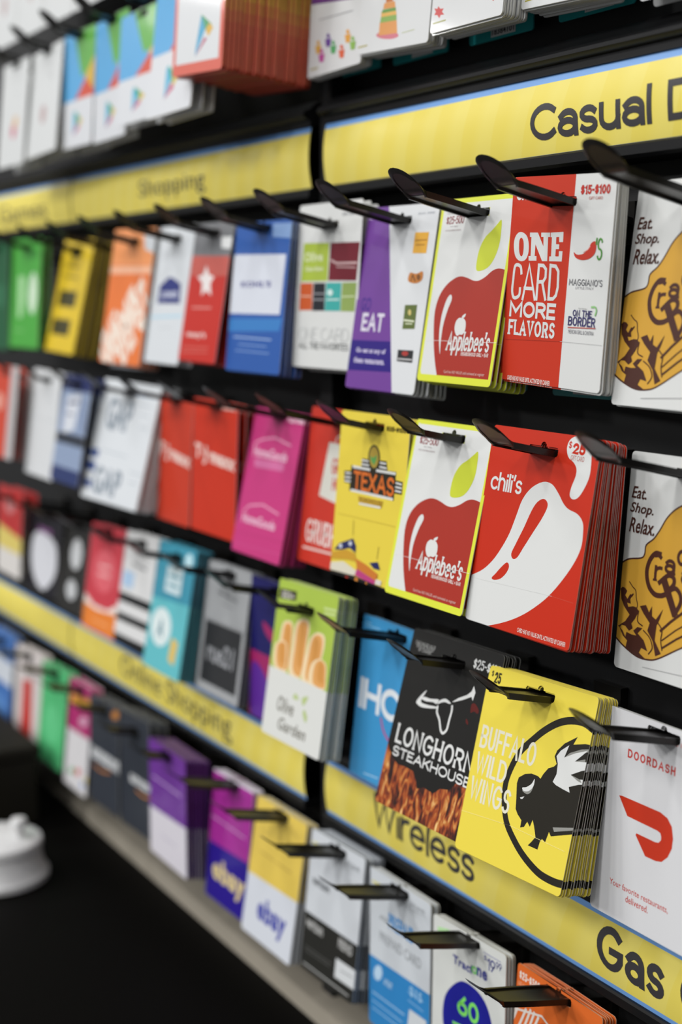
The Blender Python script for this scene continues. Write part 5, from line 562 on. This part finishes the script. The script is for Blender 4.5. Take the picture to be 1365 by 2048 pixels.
 ('playA', 'play', 0, 3, 2, 0.02, -0.8101, 0.0452, 0.2951, 0.068, 0.008, -0.0178, 102.3, 125.0, 51.5, 5.0, 0.6, 0.2, 'blue-topped triangle card fourth left of the thick red stack'),
 ('plainE', 'plain', 0, 2, 2, 0.02, -0.9116, 0.0433, 0.2917, 0.122, -0.03, -0.0099, 110.5, 122.6, 55.5, 5.0, 0.6, 0.2, 'plain white card left of the blue-topped triangle cards'),
 ('plainF', 'plain2', 0, 1, 2, 0.02, -1.0133, 0.0382, 0.2898, 0.1025, 0.0001, -0.0031, 103.3, 125.4, 52.0, 5.0, 0.6, 0.2, 'white card with a small red spot at the upper left edge'),
]

def build_stack(c):
    cid, dn, row, idx, n, dep, x, y, z, tilt, roll, yaw, w, h, hx, hy, th, fan, core = c
    hook(row, idx, 'hook for the ' + core)
    me = card_mesh('gift_card', dn, w, h, hx, hy, th)
    rnd = random.Random(cid)
    sl = .2 if row else .12
    for i in range(n):
        t = i / max(1, n - 1)
        o = bpy.data.objects.new('gift_card', me); COL.objects.link(o)
        jx = 0 if i == 0 else rnd.uniform(-.0009, .0009); jr = 0 if i == 0 else rnd.uniform(-.006, .006)
        o.location = (x + jx, y + dep * t, z - sl * dep * t - (0 if i == 0 else rnd.uniform(0, .0012)))
        o.rotation_euler = (-(tilt * (1 - fan * t)), roll + jr, yaw)
        if i == 0: tag(o, core, 'gift card', 'stack of the ' + core)
        else: tag(o, 'one of the cards packed behind the front ' + core if len(core.split()) < 9 else 'card behind the ' + core, 'gift card', 'stack of the ' + core)
for c in CARDS: build_stack(c)

# teal shelf tags behind the upper stacks ---------------------------
def price_tag(x0, x1, z0, num, label, y=.1085):
    w, h = (x1 - x0) * 1000, 24.0
    root = empty('price_tag', (x0, y, z0)); tag(root, label, 'price tag', 'teal price tags on the rack')
    m = MB(); o = rrect(w, h, 2.5)
    F = lambda p, d: (p[0] / 1000, d, (h - p[1]) / 1000)
    for t in tessellate_polygon([[Vector((a, c, 0)) for a, c in o]]):
        m.face([F(o[i], 0) for i in t], M_TEAL); m.face([F(o[i], .0012) for i in t], M_TEAL)
    for i, a in enumerate(o): q = o[(i + 1) % len(o)]; m.face([F(a, 0), F(q, 0), F(q, .0012), F(a, .0012)], M_TEAL)
    plate = m.build('plate', root)
    m = MB(); lx0, lx1 = w * .36, w * .74
    m.face([F((lx0, 4), -.0003), F((lx1, 4), -.0003), F((lx1, h - 2), -.0003), F((lx0, h - 2), -.0003)], M_TAGW)
    r = random.Random(num or 'x'); xx = lx0 + 1.2
    while xx < lx1 - 1.5:
        bw = r.uniform(.25, .8); m.face([F((xx, 8), -.0005), F((xx + bw, 8), -.0005), F((xx + bw, h - 9), -.0005), F((xx, h - 9), -.0005)], M_TAGK); xx += bw + r.uniform(.3, .7)
    if num:
        for tr in fit_text(num, lx0 + 1.5, h - 3.2, lx1 - 1.5, h - 7.6, .02, 0, 0): m.face([F(p, -.0005) for p in tr], M_TAGK)
    m.build('barcode_label', root, False, False)
price_tag(-.3630, -.2887, .1900, None, 'teal price tag under the white card with colored figures')
price_tag(-.2690, -.1915, .1885, None, 'teal price tag under the birthday cake card')
price_tag(-.1637, -.0872, .1880, '18384101', 'teal price tag numbered 18384101 under the red flower card')
price_tag(-.0592, .0172, .1880, '18384201', 'teal price tag numbered 18384201 at the top right')
price_tag(-.1600, -.0875, -.0640, None, 'teal price tag peeking out below the upper red apple card')
price_tag(-.0572, .0050, -.0650, None, 'teal price tag peeking out below the ONE CARD MORE FLAVORS card')

# row of plain white cards above, at the far left, only their bottoms in view
for k, (i, nm) in enumerate(((0, 'leftmost'), (1, 'second from the left'), (2, 'third from the left'), (3, 'fourth from the left'))):
    me = card_mesh('gift_card', 'plain', 100, 133, 50, 12) if k == 0 else me
    o = bpy.data.objects.new('gift_card', me); COL.objects.link(o); o.location = ((i - 11) * PITCH + PX + .03, .055, .4500); o.rotation_euler = (-.08, 0, 0)
    tag(o, 'plain white card in the topmost row, ' + nm + ', only its bottom showing', 'gift card', 'plain white cards of the topmost row')

# white rounded container on the dark deck
def lathe(prof, m, n=40):
    b = MB(); rows = [[(r * math.cos(a * 2 * math.pi / n), r * math.sin(a * 2 * math.pi / n), z) for a in range(n)] for r, z in prof]
    b.grid(rows, m, True); b.face(rows[0], m); b.face(rows[-1], m); return b
root = empty('white_container', (-.835, -.075, -.6648)); tag(root, 'white rounded plastic container with a lid knob on the dark shelf at the left edge', 'container')
lathe([(.058, 0), (.060, .002), (.060, .008), (.055, .013), (.052, .03), (.051, .038)], M_WHITE).build('body', root, True)
lathe([(.053, .0382), (.0535, .042), (.052, .047), (.046, .050), (.03, .053), (.001, .054)], M_WHITE).build('lid', root, True)
m = lathe([(.005, .0541), (.005, .060), (.009, .063), (.010, .068), (.008, .073), (.001, .075)], M_WHITE)
kb = m.build('knob', root, True); kb.location = (.018, .022, 0)

# dark low box at the far left of the deck, behind the container
root = empty('storage_box', (-1.24, -.045, -.6648)); tag(root, 'dark box standing on the shelf behind the white container', 'box')
m = MB(); m.box(-.26, -.07, 0, .26, .07, .088, M_BIN); o = m.build('body', root)
bv = o.modifiers.new('bevel', 'BEVEL'); bv.width = .004; bv.segments = 3
m = MB(); m.box(-.264, -.074, .0882, .264, .074, .104, M_BIN); o = m.build('lid', root)
bv = o.modifiers.new('bevel', 'BEVEL'); bv.width = .004; bv.segments = 3
